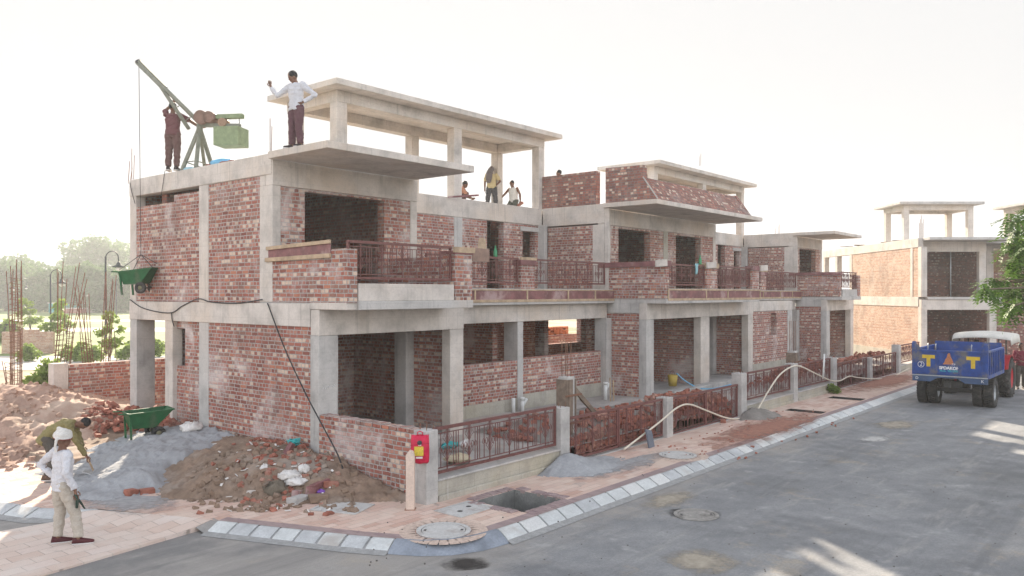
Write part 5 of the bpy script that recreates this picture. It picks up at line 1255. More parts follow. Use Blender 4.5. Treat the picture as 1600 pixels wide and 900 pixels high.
# ------------------------------------------------------------------ trailer
BLUE = plain('trailer_blue', (.012, .052, .23), .5, .35, 5, .3, dirt=(.13, .125, .13))
BLUED = plain('trailer_blue_worn', (.05, .09, .18), .6, .3, 3, .2, dirt=(.17, .17, .19))
YEL = plain('yellow_paint', (.62, .42, .03), .6, .15, 12); WHT = plain('white_paint', (.72, .72, .72), .6, .1, 10)
def wheel_geo(t, c, r, w, rimcol, name='wheel', lug=0, axis='y', parent=None):
    """tyre with tread + rim as sub-parts, axle along t"""
    h = w / 2
    prof = [(r * .55, -h * .8), (r * .62, -h * .95), (r * .86, -h), (r * .97, -h * .8), (r, -h * .45), (r, h * .45), (r * .97, h * .8), (r * .86, h), (r * .62, h * .95), (r * .55, h * .8)]
    tyre = MB().lathe(prof, c, axis, 32, closed=True)
    n = 18 if lug else 34
    for i in range(n):
        a = 2 * math.pi * i / n
        for sg in (-1, 1):
            aa = a + (.5 * 2 * math.pi / n if sg > 0 else 0)
            M = Matrix.Rotation(-aa, 3, 'Y') @ Matrix.Rotation(sg * (.75 if lug else .2), 3, 'X')
            rr = r + (.012 if lug else .004)
            p = Vector(c) + Vector((rr * math.cos(aa), sg * h * .45, rr * math.sin(aa)))
            tyre.obox(p, (.028 if lug else .012, h * .52, .035 if lug else .03), M)
    o = tyre.build(name, RUB, t)
    MB().lathe([(.001, -h * .25), (r * .2, -h * .3), (r * .22, -h * .1), (r * .45, -h * .15), (r * .56, -h * .8), (r * .6, -h * .82), (r * .6, h * .6), (.001, h * .6)], c, axis, 28).build('rim', rimcol, o)
    hb = MB()
    for k in range(6): hb.lathe([(.001, -h * .42), (.018, -h * .42), (.018, -h * .1), (.001, -h * .1)], (c[0] + r * .32 * math.cos(k * 1.047), c[1], c[2] + r * .32 * math.sin(k * 1.047)), axis, 6)
    hb.build('wheel_nuts', GALV, o)
    return o
def trailer():
    s0, s1, t0, t1 = 28.2, 31.0, 4.60, 6.72; zb, zt = 1.08, 1.80
    t = thing('farm_trailer', 'blue tipping trailer with two yellow letters on its tailgate, parked at the kerb', 'trailer', (29.4, 5.66, 0))
    fl = MB().box(s0 + .06, s1, t0 + .05, t1 - .05, 1.0, 1.06); fl.build('floor', BLUED, t)
    tg = MB(); tg.box(s0, s0 + .03, t0 + .08, t1 - .08, zb, zt - .06)
    for y in (t0 + .08, t0 + .74, t0 + 1.36, t1 - .15): tg.box(s0 - .025, s0 - .0005, y, y + .07, zb + .001, zt - .06)
    tg.box(s0 - .03, s0 + .05, t0 + .08, t1 - .08, zt - .06, zt); tg.box(s0 - .028, s0 + .04, t0 + .06, t1 - .06, zb - .05, zb)
    o = tg.build('tailgate', BLUE, t, .005)
    for y in (t0 - .01, t1 - .10):
        m = MB(); m.box(s0 - .03, s0 + .08, y, y + .11, .98, 2.0); m.prism([(s0 - .03, 2.0), (s0 + .08, 2.0), (s0 + .02, 2.06)], y, y + .11, axis='y'); m.build('corner_post', BLUE, t, .006)
        sg = 1 if y < 5 else -1; a = y + (.11 if sg > 0 else 0)
        m = MB(); m.prism([(a, zt), (a + sg * .18, zt), (a, 2.0)], s0 - .005, s0 + .03, axis='x'); m.build('gusset', BLUE, t)
    for y in (t0, t1 - .05):
        m = MB(); m.box(s0 + .08, s1, y + .01, y + .035, zb, zt - .04); m.box(s0 + .08, s1, y - .01, y + .06, zt - .04, zt + .02); m.box(s0 + .08, s1, y - .015, y + .06, .96, zb)
        yy = y - .03 if y < 5 else y + .036
        for k in range(9): m.box(s0 + .2 + k * .31, s0 + .26 + k * .31, yy, yy + .039, zb, zt - .04)
        m.build('side_wall', BLUE, t, .005)
    MB().box(s1 - .04, s1, t0 + .06, t1 - .06, zb, zt + .15).build('front_wall', BLUE, t, .005)
    bp = MB(); bp.prism([(t0, .98), (t1, .98), (t1, .80), (t1 - .52, .80), (t1 - .74, .93), (t0 + .82, .93), (t0 + .62, .80), (t0, .80)], s0 - .04, s0 + .03, axis='x'); bp.build('rear_beam', BLUED, t, .006)
    MB().bar((s0 - .045, t0 + .0, .995), (s0 - .045, t1, .995), .05, .03).build('hinge_rod', GALV, t)
    ch = MB()
    for y in (t0 + .55, t1 - .55): ch.box(s0 + .05, 32.4 if y < 0 else s1, y - .05, y + .05, .82, .995)
    ch.box(29.25, 29.35, t0 + .2, t1 - .2, .40, .52); ch.tube([(29.3, t0 + .1, .46), (29.3, t1 - .1, .46)], .05, 8)
    for y in (t0 + .55, t1 - .55): ch.bar((28.9, y, .80), (29.3, y, .55), .07, .05); ch.bar((29.7, y, .80), (29.3, y, .55), .07, .05)
    ch.tube([(31.0, 5.6, .88), (31.6, 5.66, .6)], .06, 8); ch.tube([(s0 + .1, 5.66, .9), (s0 + .1, 5.66, .68), (s0 + .05, 5.66, .6)], .025, 6); ch.box(28.6, 28.9, 5.4, 5.9, .6, .8)
    ch.build('chassis', DARKM, t)
    for y in (t0 + .10, t0 + .42, t1 - .42, t1 - .10): wheel_geo(t, (29.3, y, .46), .46, .27, GALV)
    hk = MB()
    for y in (t0 + .45, t0 + 1.45, t1 - .45): hk.tube([(s0 + .02, y, zt), (s0 + .02, y, zt + .16), (s0 + .05, y, zt + .2), (s0 + .1, y, zt + .16)], .016, 5)
    hk.build('hooks', GALV, t)
    # letters and marks on the tailgate (read from behind: right is -t)
    def MT(y, z, x=s0 - .0022): return Matrix.Translation(Vector((x, y, z)) - t.location) @ Matrix(((0, 0, -1, 0), (-1, 0, 0, 0), (0, 1, 0, 0), (0, 0, 0, 1)))
    def letterT(y, z):
        m = MB(); m.add([Vector(q) for q in [(s0 - .004, y + a, z + b) for a, b in ((.185, .17), (.185, .06), (.06, .06), (.06, -.2), (-.055, -.2), (-.055, .06), (-.185, .06), (-.185, .17))]], [tuple(range(8))]); m.build('letter', YEL, t, fix=False)
    letterT(6.25, 1.47); letterT(5.0, 1.47)
    MB().lathe([(.098, 0), (.098, -.003), (.082, -.003), (.082, 0)], (s0 - .0022, 6.47, 1.33), 'x', 28, closed=True).build('ring_mark', WHT, t)
    text_part('2', .17, MT(6.47, 1.33), WHT, 'number', t); text_part('K', .13, MT(4.74, .89, s0 - .042), WHT, 'letter', t); text_part('D', .12, MT(6.58, .89, s0 - .042), WHT, 'letter', t)
    text_part('SPDAKON', .125, MT(5.655, 1.245), WHT, 'lettering', t, bold=.006); text_part(':TP', .09, MT(5.55, 1.365), WHT, 'lettering', t)
    TL = plain('teal_paint', (.05, .36, .42), .6, .1); text_part('Mob. 9810995', .095, MT(5.655, 1.155), TL, 'lettering', t, bold=.002)
    e = MB(); e.add([(s0 - .003, 5.66 + a, 1.38 + b) for a, b in ((.19, -.02), (.13, .06), (.12, .13), (.07, .2), (.05, .3), (.02, .34), (-.02, .33), (-.04, .22), (-.09, .13), (-.12, .03), (-.11, -.01))], [tuple(range(11))]); e.build('emblem', plain('orange_paint', (.45, .17, .07), .6, .3, 20), t, fix=False)
trailer()
# ------------------------------------------------------------------ tractor ahead of the trailer
REDP = plain('tractor_red', (.42, .02, .03), .4, .2, 6)
def tractor():
    t = thing('tractor', 'red tractor with a white canvas canopy, hitched before the blue trailer', 'tractor', (33, 5.66, 0)); s = 32.6
    for y in (4.75, 6.5):
        o = wheel_geo(t, (s, y, .66), .66, .38, REDP, 'rear_wheel', 1)
    for y in (4.95, 6.35): wheel_geo(t, (s + 2.0, y, .36), .36, .22, REDP, 'front_wheel')
    b = MB(); b.box(s - .4, s + 1.0, 5.4, 5.92, .5, .95); b.box(s + .9, s + 2.2, 5.48, 5.84, .5, .75); b.tube([(s, 4.8, .66), (s, 6.5, .66)], .12, 10); b.tube([(s + 2, 4.95, .36), (s + 2, 6.3, .36)], .06, 8); b.build('chassis', DARKM, t, .01)
    h = MB(); h.prism([(s + .75, .75), (s + 2.35, .75), (s + 2.4, 1.12), (s + 2.1, 1.25), (s + .75, 1.32)], 5.38, 5.94, axis='y'); h.build('bonnet', REDP, t, .03)
    for y in (4.6, 6.3):
        f = MB(); pr = [(s + .78 * math.cos(a), .66 + .78 * math.sin(a)) for a in [.5 + q * .22 for q in range(11)]]
        for i in range(10): f.add([(pr[i][0], y, pr[i][1]), (pr[i + 1][0], y, pr[i + 1][1]), (pr[i + 1][0], y + .42, pr[i + 1][1]), (pr[i][0], y + .42, pr[i][1])], [(0, 1, 2, 3)])
        inn = y + .42 if y < 5 else y
        f.add([(s, inn, .66)] + [(x, inn, z) for x, z in pr], [tuple(range(12))])
        g = f.build('mudguard', REDP, t, fix=False); g.modifiers.new('thick', 'SOLIDIFY').thickness = .03
    l = MB(); l.box(s - .79, s - .75, 4.66, 4.8, 1.0, 1.12); l.build('tail_lamp', plain('red_lens', (.5, .03, .02), .2), t)
    MB().box(s - .3, s + .2, 5.38, 5.94, .95, 1.12).build('seat', DARKM, t, .03)
    MB().tube([(s + .75, 5.66, 1.2), (s + .5, 5.66, 1.42)], .02, 6).build('steering_column', DARKM, t)
    MB().lathe([(.17, .012), (.19, 0), (.17, -.012)], (s + .48, 5.66, 1.43), n=20, closed=True).build('steering_wheel', DARKM, t)
    c = MB(); n = 12
    rings = []
    for x, dz in ((s - .75, -.12), (s - .65, .0), (s - .3, .06), (s + .6, .06), (s + 1.05, .0), (s + 1.2, -.12)):
        top = [(x, 4.52 + (6.30 - 4.52) * k / n, 2.12 + dz + .07 * math.sin(math.pi * k / n)) for k in range(n + 1)]
        rings.append([(x, 4.50, 1.85 + dz * .3)] + top + [(x, 6.32, 1.85 + dz * .3)])
    for i in range(len(rings) - 1):
        for k in range(len(rings[0]) - 1): c.add([rings[i][k], rings[i + 1][k], rings[i + 1][k + 1], rings[i][k + 1]], [(0, 1, 2, 3)], sm=True)
    cv = c.build('canopy', plain('canvas_white', (.62, .60, .55), .85, .12, 3, .2), t); cv.modifiers.new('thick', 'SOLIDIFY').thickness = .02
    p = MB()
    for x in (s - .6, s + .9):
        for y in (4.9, 6.1): p.tube([(x, y, 1.1), (x, y, 2.1)], .022, 6)
    p.build('canopy_poles', DARKM, t)
    return t
tractor()
# ------------------------------------------------------------------ wheelbarrows
GREEN = plain('barrow_green', (.014, .10, .035), .5, .3, 5, .1, dirt=(.07, .11, .06))
def barrow(label, load):
    t = thing('wheelbarrow', label, 'wheelbarrow', (0, 0, 0), group='green builder wheelbarrows')
    bo = [(.10, -.22, .27), (.56, -.22, .27), (.56, .22, .27), (.10, .22, .27)]; tp = [(.0, -.29, .60), (.92, -.29, .64), (.92, .29, .64), (.0, .29, .60)]
    m = MB(); m.add(bo + tp, [(0, 1, 2, 3), (0, 4, 5, 1), (1, 5, 6, 2), (2, 6, 7, 3), (3, 7, 4, 0)]); o = m.build('tray', GREEN, t, world=False); sd = o.modifiers.new('thick', 'SOLIDIFY'); sd.thickness = .012
    r = MB()
    for a, b in zip(tp, tp[1:] + tp[:1]): r.bar(a, b, .04, .025)
    for sg in (-1, 1): r.tube([(.05, sg * .27, .60), (-.2, sg * .25, .62)], .016, 6)
    r.build('rim', GREEN, t, world=False)
    for sg in (-1, 1):
        MB().bar((.04, sg * .26, .58), (.06, sg * .25, 0), .04, .04).build('leg', GREEN, t, world=False)
        w = MB().lathe([(.055, -.03), (.10, -.04), (.145, -.03), (.145, .03), (.10, .04), (.055, .03)], (.60, sg * .30, .15), 'y', 22, closed=True).build('wheel', RUB, t, world=False)
        MB().lathe([(.001, -.025), (.06, -.03), (.06, .03), (.001, .025)], (.60, sg * .30, .15), 'y', 16).build('hub', plain('hub_yellow_grey', (.16, .15, .09), .6, .3), w, world=False)
    a = MB(); a.tube([(.60, -.3, .15), (.60, .3, .15)], .018, 6); a.bar((.60, -.2, .15), (.52, -.2, .27), .03); a.bar((.60, .2, .15), (.52, .2, .27), .03); a.build('axle', DARKM, t, world=False)
    if load:
        l = MB(); g = [[(.08 + .76 * i / 8, -.24 + .48 * j / 6, .50 + .07 * math.sin(math.pi * i / 8) * math.sin(math.pi * j / 6) + .02 * mnoise.noise((i, j, 1))) for j in range(7)] for i in range(9)]
        for i in range(8):
            for j in range(6): l.add([g[i][j], g[i + 1][j], g[i + 1][j + 1], g[i][j + 1]], [(0, 1, 2, 3)], sm=True)
        l.build('cement_load', SANDG, t, world=False)
    return t
w1 = barrow('green wheelbarrow loaded with grey mortar, standing on the sand pile', True)
p = P(196, 690, 'z', .40); w1.location = (p.x, p.y, sand.h(p.x, p.y) - .02); w1.rotation_euler = (0, 0, TH - R(52))
w2 = barrow('green wheelbarrow hanging from the roof crane rope before the brick side wall', False)
p = P(192, 424, 's', 8.95); w2.location = (p.x, p.y - .14, 3.55); w2.rotation_euler = (0, R(-4), TH - R(96)); w2.scale = (.92,) * 3
for a in (p,): HB = (8.95, P(217, 424, 's', 8.95).y)
rp = MB(); tipp = P(217, 99, 's', 8.95); hp = Vector((8.95, HB[1] - .1, 4.5)); rp.tube([tipp, hp], .007, 5)
mid = w2.location + Vector((0, 0, .6)); dx = Vector((math.cos(TH - R(96)), math.sin(TH - R(96)), 0)); dy = Vector((-dx.y, dx.x, 0))
for a, b in ((.02, -.28), (.02, .28), (.85, -.28), (.85, .28)): rp.tube([hp, mid + dx * a + dy * b + Vector((0, 0, .05 if a > .5 else .0))], .008, 4)
tag(rp.build('hoist_rope', BLK, fix=False), 'hoist rope and slings holding the hanging wheelbarrow', 'rope')
# ------------------------------------------------------------------ roof crane
CRG = plain('crane_grey_green', (.20, .205, .165), .6, .25, 8, .1); CRB = plain('crane_box_green', (.22, .27, .15), .6, .25, 6, .1)
def crane():
    t = thing('roof_crane', 'small grey green hoist crane on the roof edge of the nearest house', 'crane', (9.9, 17.7, 6.42))
    pv = P(312, 192, 's', 9.75); tip = P(216, 97, 's', 8.95); d = (tip - pv)
    b = MB(); side = d.cross(Vector((0, 0, 1))).normalized(); dn = side.cross(d).normalized()
    if dn.z > 0: dn = -dn
    b.tube([pv + d * -.02, tip], [.05, .05], 7); low = pv + dn * .28 + d * .05; b.tube([low, pv + d * .62 + dn * .03, tip + dn * .02], [.045, .045, .04], 7)
    for f in (.12, .3, .48): b.tube([pv + d * f, low.lerp(pv + d * .62 + dn * .03, (f - .05) / .57 + .04)], .012, 5)
    b.bar(pv + d * .56, tip, .09, .13)
    b.build('boom', CRG, t); MB().lathe([(.001, -.03), (.06, -.035), (.045, 0), (.06, .035), (.001, .03)], tip, 'y', 14).build('pulley', DARKM, t)
    base = Vector((9.85, pv.y - .02, 6.42)); top = Vector((pv.x, pv.y, pv.z - .1))
    l = [P(284, 264, 's', 9.5), P(306, 259, 's', 9.6), P(336, 252, 's', 10.4), P(322, 250, 's', 10.5)]
    for q in l: q.z = 6.44; MB().bar(top, q, .07, .07).build('leg', CRG, t)
    br = MB()
    for i, j in ((0, 1), (1, 2), (0, 3)): br.bar(top.lerp(l[i], .8), top.lerp(l[j], .8), .02)
    br.build('leg_brace', CRG, t); MB().tube([top - Vector((0, 0, .15)), pv + Vector((0, 0, .05))], .07, 10).build('slewing_post', CRG, t)
    dd = Vector((-d.x, -d.y, 0)).normalized()
    MB().bar(pv - dd * .05 + Vector((0, 0, -.05)), pv + dd * 1.0 + Vector((0, 0, -.10)), .10, .08).build('tail_beam', CRG, t)
    M = Matrix((dd, Vector((-dd.y, dd.x, 0)), Vector((0, 0, 1)))).transposed()
    x = MB(); x.obox(pv + dd * .78 + Vector((0, 0, -.36)), (.30, .26, .21), M); x.build('counterweight_box', CRB, t, .008)
    x = MB(); x.obox(pv + dd * .75 + Vector((0, 0, .12)), (.32, .07, .05), M); x.build('motor_cover', CRB, t, .008)
    for f, rr, nm in ((.10, .16, 'winch_drum'), (.30, .13, 'motor')):
        c = pv + dd * f + Vector((0, 0, .10)); a = Vector((-dd.y, dd.x, 0)) * .17; MB().tube([c - a, c + a], rr, 14).build(nm, plain('motor_brown', (.2, .12, .09), .6, .3, 8), t)
    c = pv + dd * .6 + Vector((0, 0, -.02)); MB().tube([c - Vector((-dd.y, dd.x, 0)) * .1, c + Vector((-dd.y, dd.x, 0)) * .1], .1, 12).build('engine', plain('motor_tan', (.32, .2, .13), .6, .3, 8), t)
    x = MB(); x.tube([pv + dd * .98 + Vector((0, 0, .1)), pv + dd * .98 + Vector((0, 0, -.2))], .01, 4); x.build('cover_stay', CRG, t)
crane()
def lump(u, v, s, z, r, label, mat, seed, name, cat):
    q = P(u, v, 's', s); c = Vector((s, q.y, z)); b = MB(); rings = []
    for j in range(7):
        ph = -1.2 + j * .42; rings.append([(c.x + r[0] * math.cos(ph) * math.cos(a) * (1 + .25 * mnoise.noise((math.cos(a) * 1.5 + seed * 3, math.sin(a) * 1.5, j * .6))), c.y + r[1] * math.cos(ph) * math.sin(a), c.z + r[2] * math.sin(ph)) for a in [2 * math.pi * k / 16 for k in range(16)]])
    return tag(b.loft(rings).build(name, mat), label, cat)
lump(352, 245, 9.9, 6.52, (.3, .36, .13), 'bright blue plastic sheet bundle on the roof edge right of the crane', BLUES, 2, 'plastic_sheet', 'sheet')
lump(297, 260, 9.7, 6.47, (.2, .32, .08), 'pale blue plastic sheet lying under the crane legs', plain('pale_blue_sheet', (.35, .55, .62), .5, .2, 6), 4, 'plastic_sheet', 'sheet')
rubble('brick_scraps', 46, lambda r: (r.uniform(9.55, 10.1), r.uniform(15.9, 18.4), 0), lambda x, y: 6.43, 'brick scraps lying along the roof edge under the crane', 'brick scraps', seed=31, size=(.16, .09, .06))
# rebar starters on roof corners
def starter(u, v0, s, zb, label, n=3):
    q = P(u, v0, 's', s); t = thing('rebar_starter', label, 'rebar', (s, q.y, zb)); b = MB()
    for k in range(n): b.tube([(.0 + .09 * (k % 2), .1 * k, -.05), (.02 * k + .09 * (k % 2), .1 * k, (q.z - zb) * (1 - .18 * k))], .008, 4)
    b.build('bars', RUST, t, world=False)
starter(206, 232, 9.5, 6.42, 'thin rebar starters at the far roof corner of the nearest house', 4); starter(422, 185, 9.5, 6.42, 'thin rebar starter behind the near canopy corner', 2)
starter(934, 285, 21.7, 6.42, 'rebar starters in the gap of the dark parapet', 3); starter(1218, 350, 37.7, 6.42, 'rebar starters on the roof of the farthest terrace house', 3); starter(1095, 240, 30.5, 8.9, 'short rebar on the second pavilion roof', 2)
hp_ = [(x, y, z) for x, y, z in ((31.5, 18.4, 6.9), (33, 18.2, 7.15), (34.5, 18.6, 6.95), (36, 18.5, 7.1), (30, 18.3, 6.4), (37.4, 18.4, 6.45), (33, 17.1, 6.35), (36, 17.1, 6.35), (33, 20, 6.3), (36, 20, 6.3))]
tag(heap('roof_sand', Field(hp_, .03, 2), (29.6, 37.4, 16.9, 20.1), 6.425, DIRT, .15), 'sand heap on the roof between middle and farthest house', 'sand heap')
# planks, bottles, cloth and boards on the balconies
def plankat(a, b, w, h, label, mat=WOOD, name='plank'):
    tag(MB().bar(a, b, w, h).build(name, mat, None, .003), label, name.replace('_', ' '))
plankat(P(700, 308, 't', 16.55), P(748, 305, 't', 16.0), .05, .05, 'reddish plank sticking out on the roof beam below the pavilion', PLY)
plankat(P(750, 390, 't', 13.9), P(752, 372, 't', 14.0), .13, .02, 'left pale board leaning upright behind the balcony box'); plankat(P(757, 390, 't', 13.9), P(755, 373, 't', 14.0), .12, .02, 'right pale board leaning upright behind the balcony box')
q = P(751, 398, 't', 13.80); m = MB().box(q.x - .32, q.x + .32, 13.78, 13.83, 4.40, 4.74); tag(m.build('shutter_board', plain('brown_board', (.25, .165, .13), .8, .25, 5), None, .004), 'brown square board set on the balcony rail of the nearest bay', 'board')
def bottle(u, v, t, z, label):
    q = P(u, v, 't', t); th_ = thing('bottle', label, 'bottle', (q.x, q.y, z)); g = plain('green_bottle', (.05, .26, .12), .25, .15)
    MB().lathe([(.001, 0), (.048, 0), (.052, .02), (.052, .16), (.022, .22), (.02, .25), (.001, .25)], (0, 0, 0), n=16).build('body', g, th_, world=False); MB().lathe([(.001, .25), (.026, .25), (.026, .29), (.001, .29)], (0, 0, 0), n=12).build('cap', g, th_, world=False)
bottle(774, 400, 13.86, 4.55, 'green bottle standing on the nearest bay balcony rail'); bottle(1094, 405, 12.03, 4.53, 'green bottle on the middle house balcony rail, above the cloth')
q = P(1089, 415, 't', 11.9); m = MB(); g = [[(q.x + .2 * (i / 5 - .5) * (1 - .25 * j / 6), 11.93 - .03 * math.sin(i * 1.7 + j * .4), 4.54 - .34 * j / 6) for j in range(7)] for i in range(6)]
for i in range(5):
    for j in range(6): m.add([g[i][j], g[i + 1][j], g[i + 1][j + 1], g[i][j + 1]], [(0, 1, 2, 3)], sm=True)
o = m.build('cloth', plain('aqua_cloth', (.25, .45, .48), .9, .2, 10)); o.modifiers.new('thick', 'SOLIDIFY').thickness = .012; tag(o, 'aqua cloth draped over the middle house balcony rail', 'cloth')
for u, v, lab in ((1034, 410, 'pale board fragment on the corner pier of the middle balcony'), (1112, 413, 'pale stone slab on the second pier of the middle balcony'), (1194, 418, 'pale board on the pier beside the last bay railing')):
    q = P(u, v, 't', 11.87); plankat(q - Vector((.35, 0, .04)), q + Vector((.3, 0, .0)), .05, .2, lab, CONW, 'board')
pot = thing('hanging_bag', 'dark cloth bag hanging on the wall inside the nearest garage', 'bag', tuple(P(578, 585, 't', 16.25))); 
MB().lathe([(.001, 0), (.2, .03), (.26, .2), (.2, .42), (.1, .52), (.12, .6), (.09, .62)], (0, 0, 0), n=14).build('bag_body', plain('grey_sackcloth', (.22, .2, .17), .9, .3, 6, .3), pot, world=False)
MB().tube([(.09 * math.cos(a), 0, .62 + .12 * math.sin(a)) for a in [math.pi * k / 8 for k in range(9)]], .015, 5).build('strap', DARKM, pot, world=False)
ck = MB(); r = random.Random(5)
for k in range(7):
    y0 = 9.50 + .045 * k
    ck.tube([(y0 + r.uniform(-.012, .012), 12.572, 1.78 + r.uniform(-.025, .03) + .008 * k) for q in range(4)], .0045, 4)
ck.build('chalk_marks', WHT, houseA, fix=False)
# ------------------------------------------------------------------ people
SKIN = plain('skin_brown', (.17, .085, .055), .55, .15, 9); HAIR = plain('black_hair', (.012, .011, .011), .6, .3, 40, .3)
def cloth(name, col, var=.12): return plain(name, col, .9, var, 5, .25, bscale=26)
def remeshed(mb, voxel, mats, wr=0., seed=0, it=4):
    o = mb.build('tmp', mats, None, fix=False)
    m = o.modifiers.new('r', 'REMESH'); m.mode = 'VOXEL'; m.voxel_size = voxel
    s = o.modifiers.new('s', 'SMOOTH'); s.factor = .5; s.iterations = it
    dg = bpy.context.evaluated_depsgraph_get(); dg.update()
    me = bpy.data.meshes.new_from_object(o.evaluated_get(dg)); bpy.data.objects.remove(o)
    if wr:
        me.update(); nn = [v.normal.copy() for v in me.vertices]
        for v, n in zip(me.vertices, nn):
            c = v.co; a = mnoise.noise((c.x * 9 + seed, c.y * 9, c.z * 16)) + .6 * mnoise.noise((c.x * 24, c.y * 24 + seed, c.z * 38))
            v.co = c + n * (a * wr)
    me.polygons.foreach_set('use_smooth', [True] * len(me.polygons)); me.materials.clear(); me.materials.append(mats)
    return me
V = Vector
STAND = dict(pel=(0, 0, .89), waist=(0, 0, 1.01), chest=(.01, 0, 1.20), neck=(0, 0, 1.345), head=(.015, 0, 1.485), face=(1, 0, 0), sl=(0, .165, 1.30), sr=(0, -.165, 1.30),
             el=(-.01, .225, 1.05), er=(-.01, -.225, 1.05), wl=(.04, .235, .83), wr=(.04, -.235, .83), hl=(0, .085, .85), hr=(0, -.085, .85), kl=(.02, .095, .46), kr=(.02, -.095, .46),
             al=(-.02, .10, .075), ar=(-.02, -.10, .075), fl=(1, .15, 0), fr=(1, -.15, 0), hdl=(0, 0, -1), hdr=(0, 0, -1))
def ringat(c, d, lat, w, dp, n=16):
    d = V(d).normalized(); lat = (V(lat) - d * V(lat).dot(d)).normalized(); f = lat.cross(d)
    return [V(c) + lat * w * math.cos(a) + f * dp * math.sin(a) for a in [2 * math.pi * k / n for k in range(n)]]
def person(label, loc, rz, pose, shirt, trousers, shoes=None, sleeve='long', head='hair', scale=1., hemz=0., extra=None, pants='long', group=None):
    J = dict(STAND); J.update(pose); J = {k: V(v) for k, v in J.items()}
    t = thing('person', label, 'person', tuple(loc), rz); t.scale = (scale,) * 3
    if group: t['group'] = group
    lat_h = J['hl'] - J['hr']; lat_s = J['sl'] - J['sr']; lat_m = lat_h.normalized() + lat_s.normalized()
    up1 = J['chest'] - J['pel']; up0 = J['waist'] - J['pel']; up2 = J['neck'] - J['chest']
    def torso(b, k, low=True):
        rg = []
        if low: rg.append(ringat(J['pel'] - up0.normalized() * .10, up0, lat_h, .10 + k, .085 + k))
        rg += [ringat(J['pel'], up0, lat_h, .15 + k, .105 + k), ringat(J['waist'], up0 + up1, lat_m, .130 + k, .092 + k), ringat(J['chest'] - up1 * .25, up1, lat_m, .15 + k, .105 + k), ringat(J['chest'], up1, lat_s, .158 + k, .108 + k),
               ringat(J['neck'] - up2 * .28, up2, lat_s, .135 + k, .082 + k * .8), ringat(J['neck'], up2, lat_s, .062 + k, .058 + k)]
        b.loft(rg)
    def limb(b, pts, rs):
        a, m, c = pts; P2 = [a, a.lerp(m, .5), m, m.lerp(c, .35), c]; b.tube(P2, rs, 10)
        for p, r in ((a, rs[0]), (m, rs[2]), (c, rs[4])): b.ell(p, (r * .98,) * 3, None, 10, 6)
    ARM = [.052, .047, .039, .039, .027]; LEG = [.088, .078, .056, .056, .038]
    b = MB(); torso(b, 0.)
    for s in 'lr':
        limb(b, (J['s' + s], J['e' + s], J['w' + s]), ARM); limb(b, (J['h' + s], J['k' + s], J['a' + s]), LEG)
        f = V((J['f' + s].x, J['f' + s].y, 0)).normalized(); a = J['a' + s]; b.tube([a + V((0, 0, -.03)) - f * .05, a + f * .06 + V((0, 0, -.045)), a + f * .165 + V((0, 0, -.055))], [.036, .038, .026], 8)
        h = J['hd' + s].normalized(); w = J['w' + s]; side = h.cross(J['face']).normalized() if h.cross(J['face']).length > .2 else h.orthogonal().normalized()
        b.tube([w, w + h * .045, w + h * .085], [.026, .038, .034], 8, flat=.55)
    fc = J['face'].normalized(); hc = J['head']; hup = (hc - J['neck']).normalized(); hs = hup.cross(fc).normalized(); hf = hs.cross(hup).normalized()
    M = Matrix((hf, hs, hup)).transposed(); X = lambda x, y, z: hc + M @ V((x, y, z))
    b.tube([J['neck'] - hup * .04, hc - hup * .03], [.056, .05], 10); b.ell(hc + hup * .015, (.094, .075, .105), M, 14, 10); b.ell(X(.022, 0, -.055), (.066, .055, .062), M, 12, 8)
    b.ell(X(.09, 0, -.022), (.02, .013, .026), M, 8, 6)
    for sg in (-1, 1): b.ell(X(-.005, sg * .077, -.01), (.022, .010, .032), M, 8, 6)
    b.ell(X(.078, 0, -.062), (.016, .026, .009), M, 8, 6)
    me = remeshed(b, .0125, SKIN, 0, 0, 3)
    fb = MB()                                                      # fingers, rooted inside the palm of the same mesh
    for s in 'lr':
        h = J['hd' + s].normalized(); w = J['w' + s]; sd = h.cross(J['face']); sd = sd.normalized() if sd.length > .2 else h.orthogonal().normalized(); cu = sd.cross(h).normalized(); ln = (.062, .072, .068, .054)
        if s == 'l': cu = cu
        for i in range(4):
            o = w + h * .075 + sd * (.0); o = w + h * .075 + cu * (.028 - .0185 * i)
            fb.tube([o, o + h * ln[i] * .55 + sd * .008, o + h * ln[i] * .95 + sd * .028], [.0095, .009, .007], 6)
        o = w + h * .03 + cu * .03; fb.tube([o, o + h * .035 + cu * .022, o + h * .062 + cu * .022 + sd * .012], [.011, .010, .008], 6)
    bmv = [tuple(v.co) for v in me.vertices] + fb.v; n0 = len(me.vertices)
    faces = [list(p.vertices) for p in me.polygons] + [[i + n0 for i in f] for f in fb.f]
    me2 = bpy.data.meshes.new('body'); me2.from_pydata(bmv, [], faces); me2.materials.append(SKIN); me2.polygons.foreach_set('use_smooth', [True] * len(faces))
    o = bpy.data.objects.new('body', me2); C.objects.link(o); o.parent = t
    def part(name, me): q = bpy.data.objects.new(name, me); C.objects.link(q); q.parent = t; return q
    # shirt
    b = MB(); rg = [ringat(J['pel'] - up0.normalized() * (hemz + .06), up0, lat_h, .168, .128), ringat(J['pel'], up0, lat_h, .172, .130), ringat(J['waist'], up0 + up1, lat_m, .158, .122), ringat(J['chest'] - up1 * .25, up1, lat_m, .172, .128), ringat(J['chest'], up1, lat_s, .178, .128), ringat(J['neck'] - up2 * .28, up2, lat_s, .158, .098), ringat(J['neck'] - up2 * .02, up2, lat_s, .078, .074)]
    b.loft(rg)
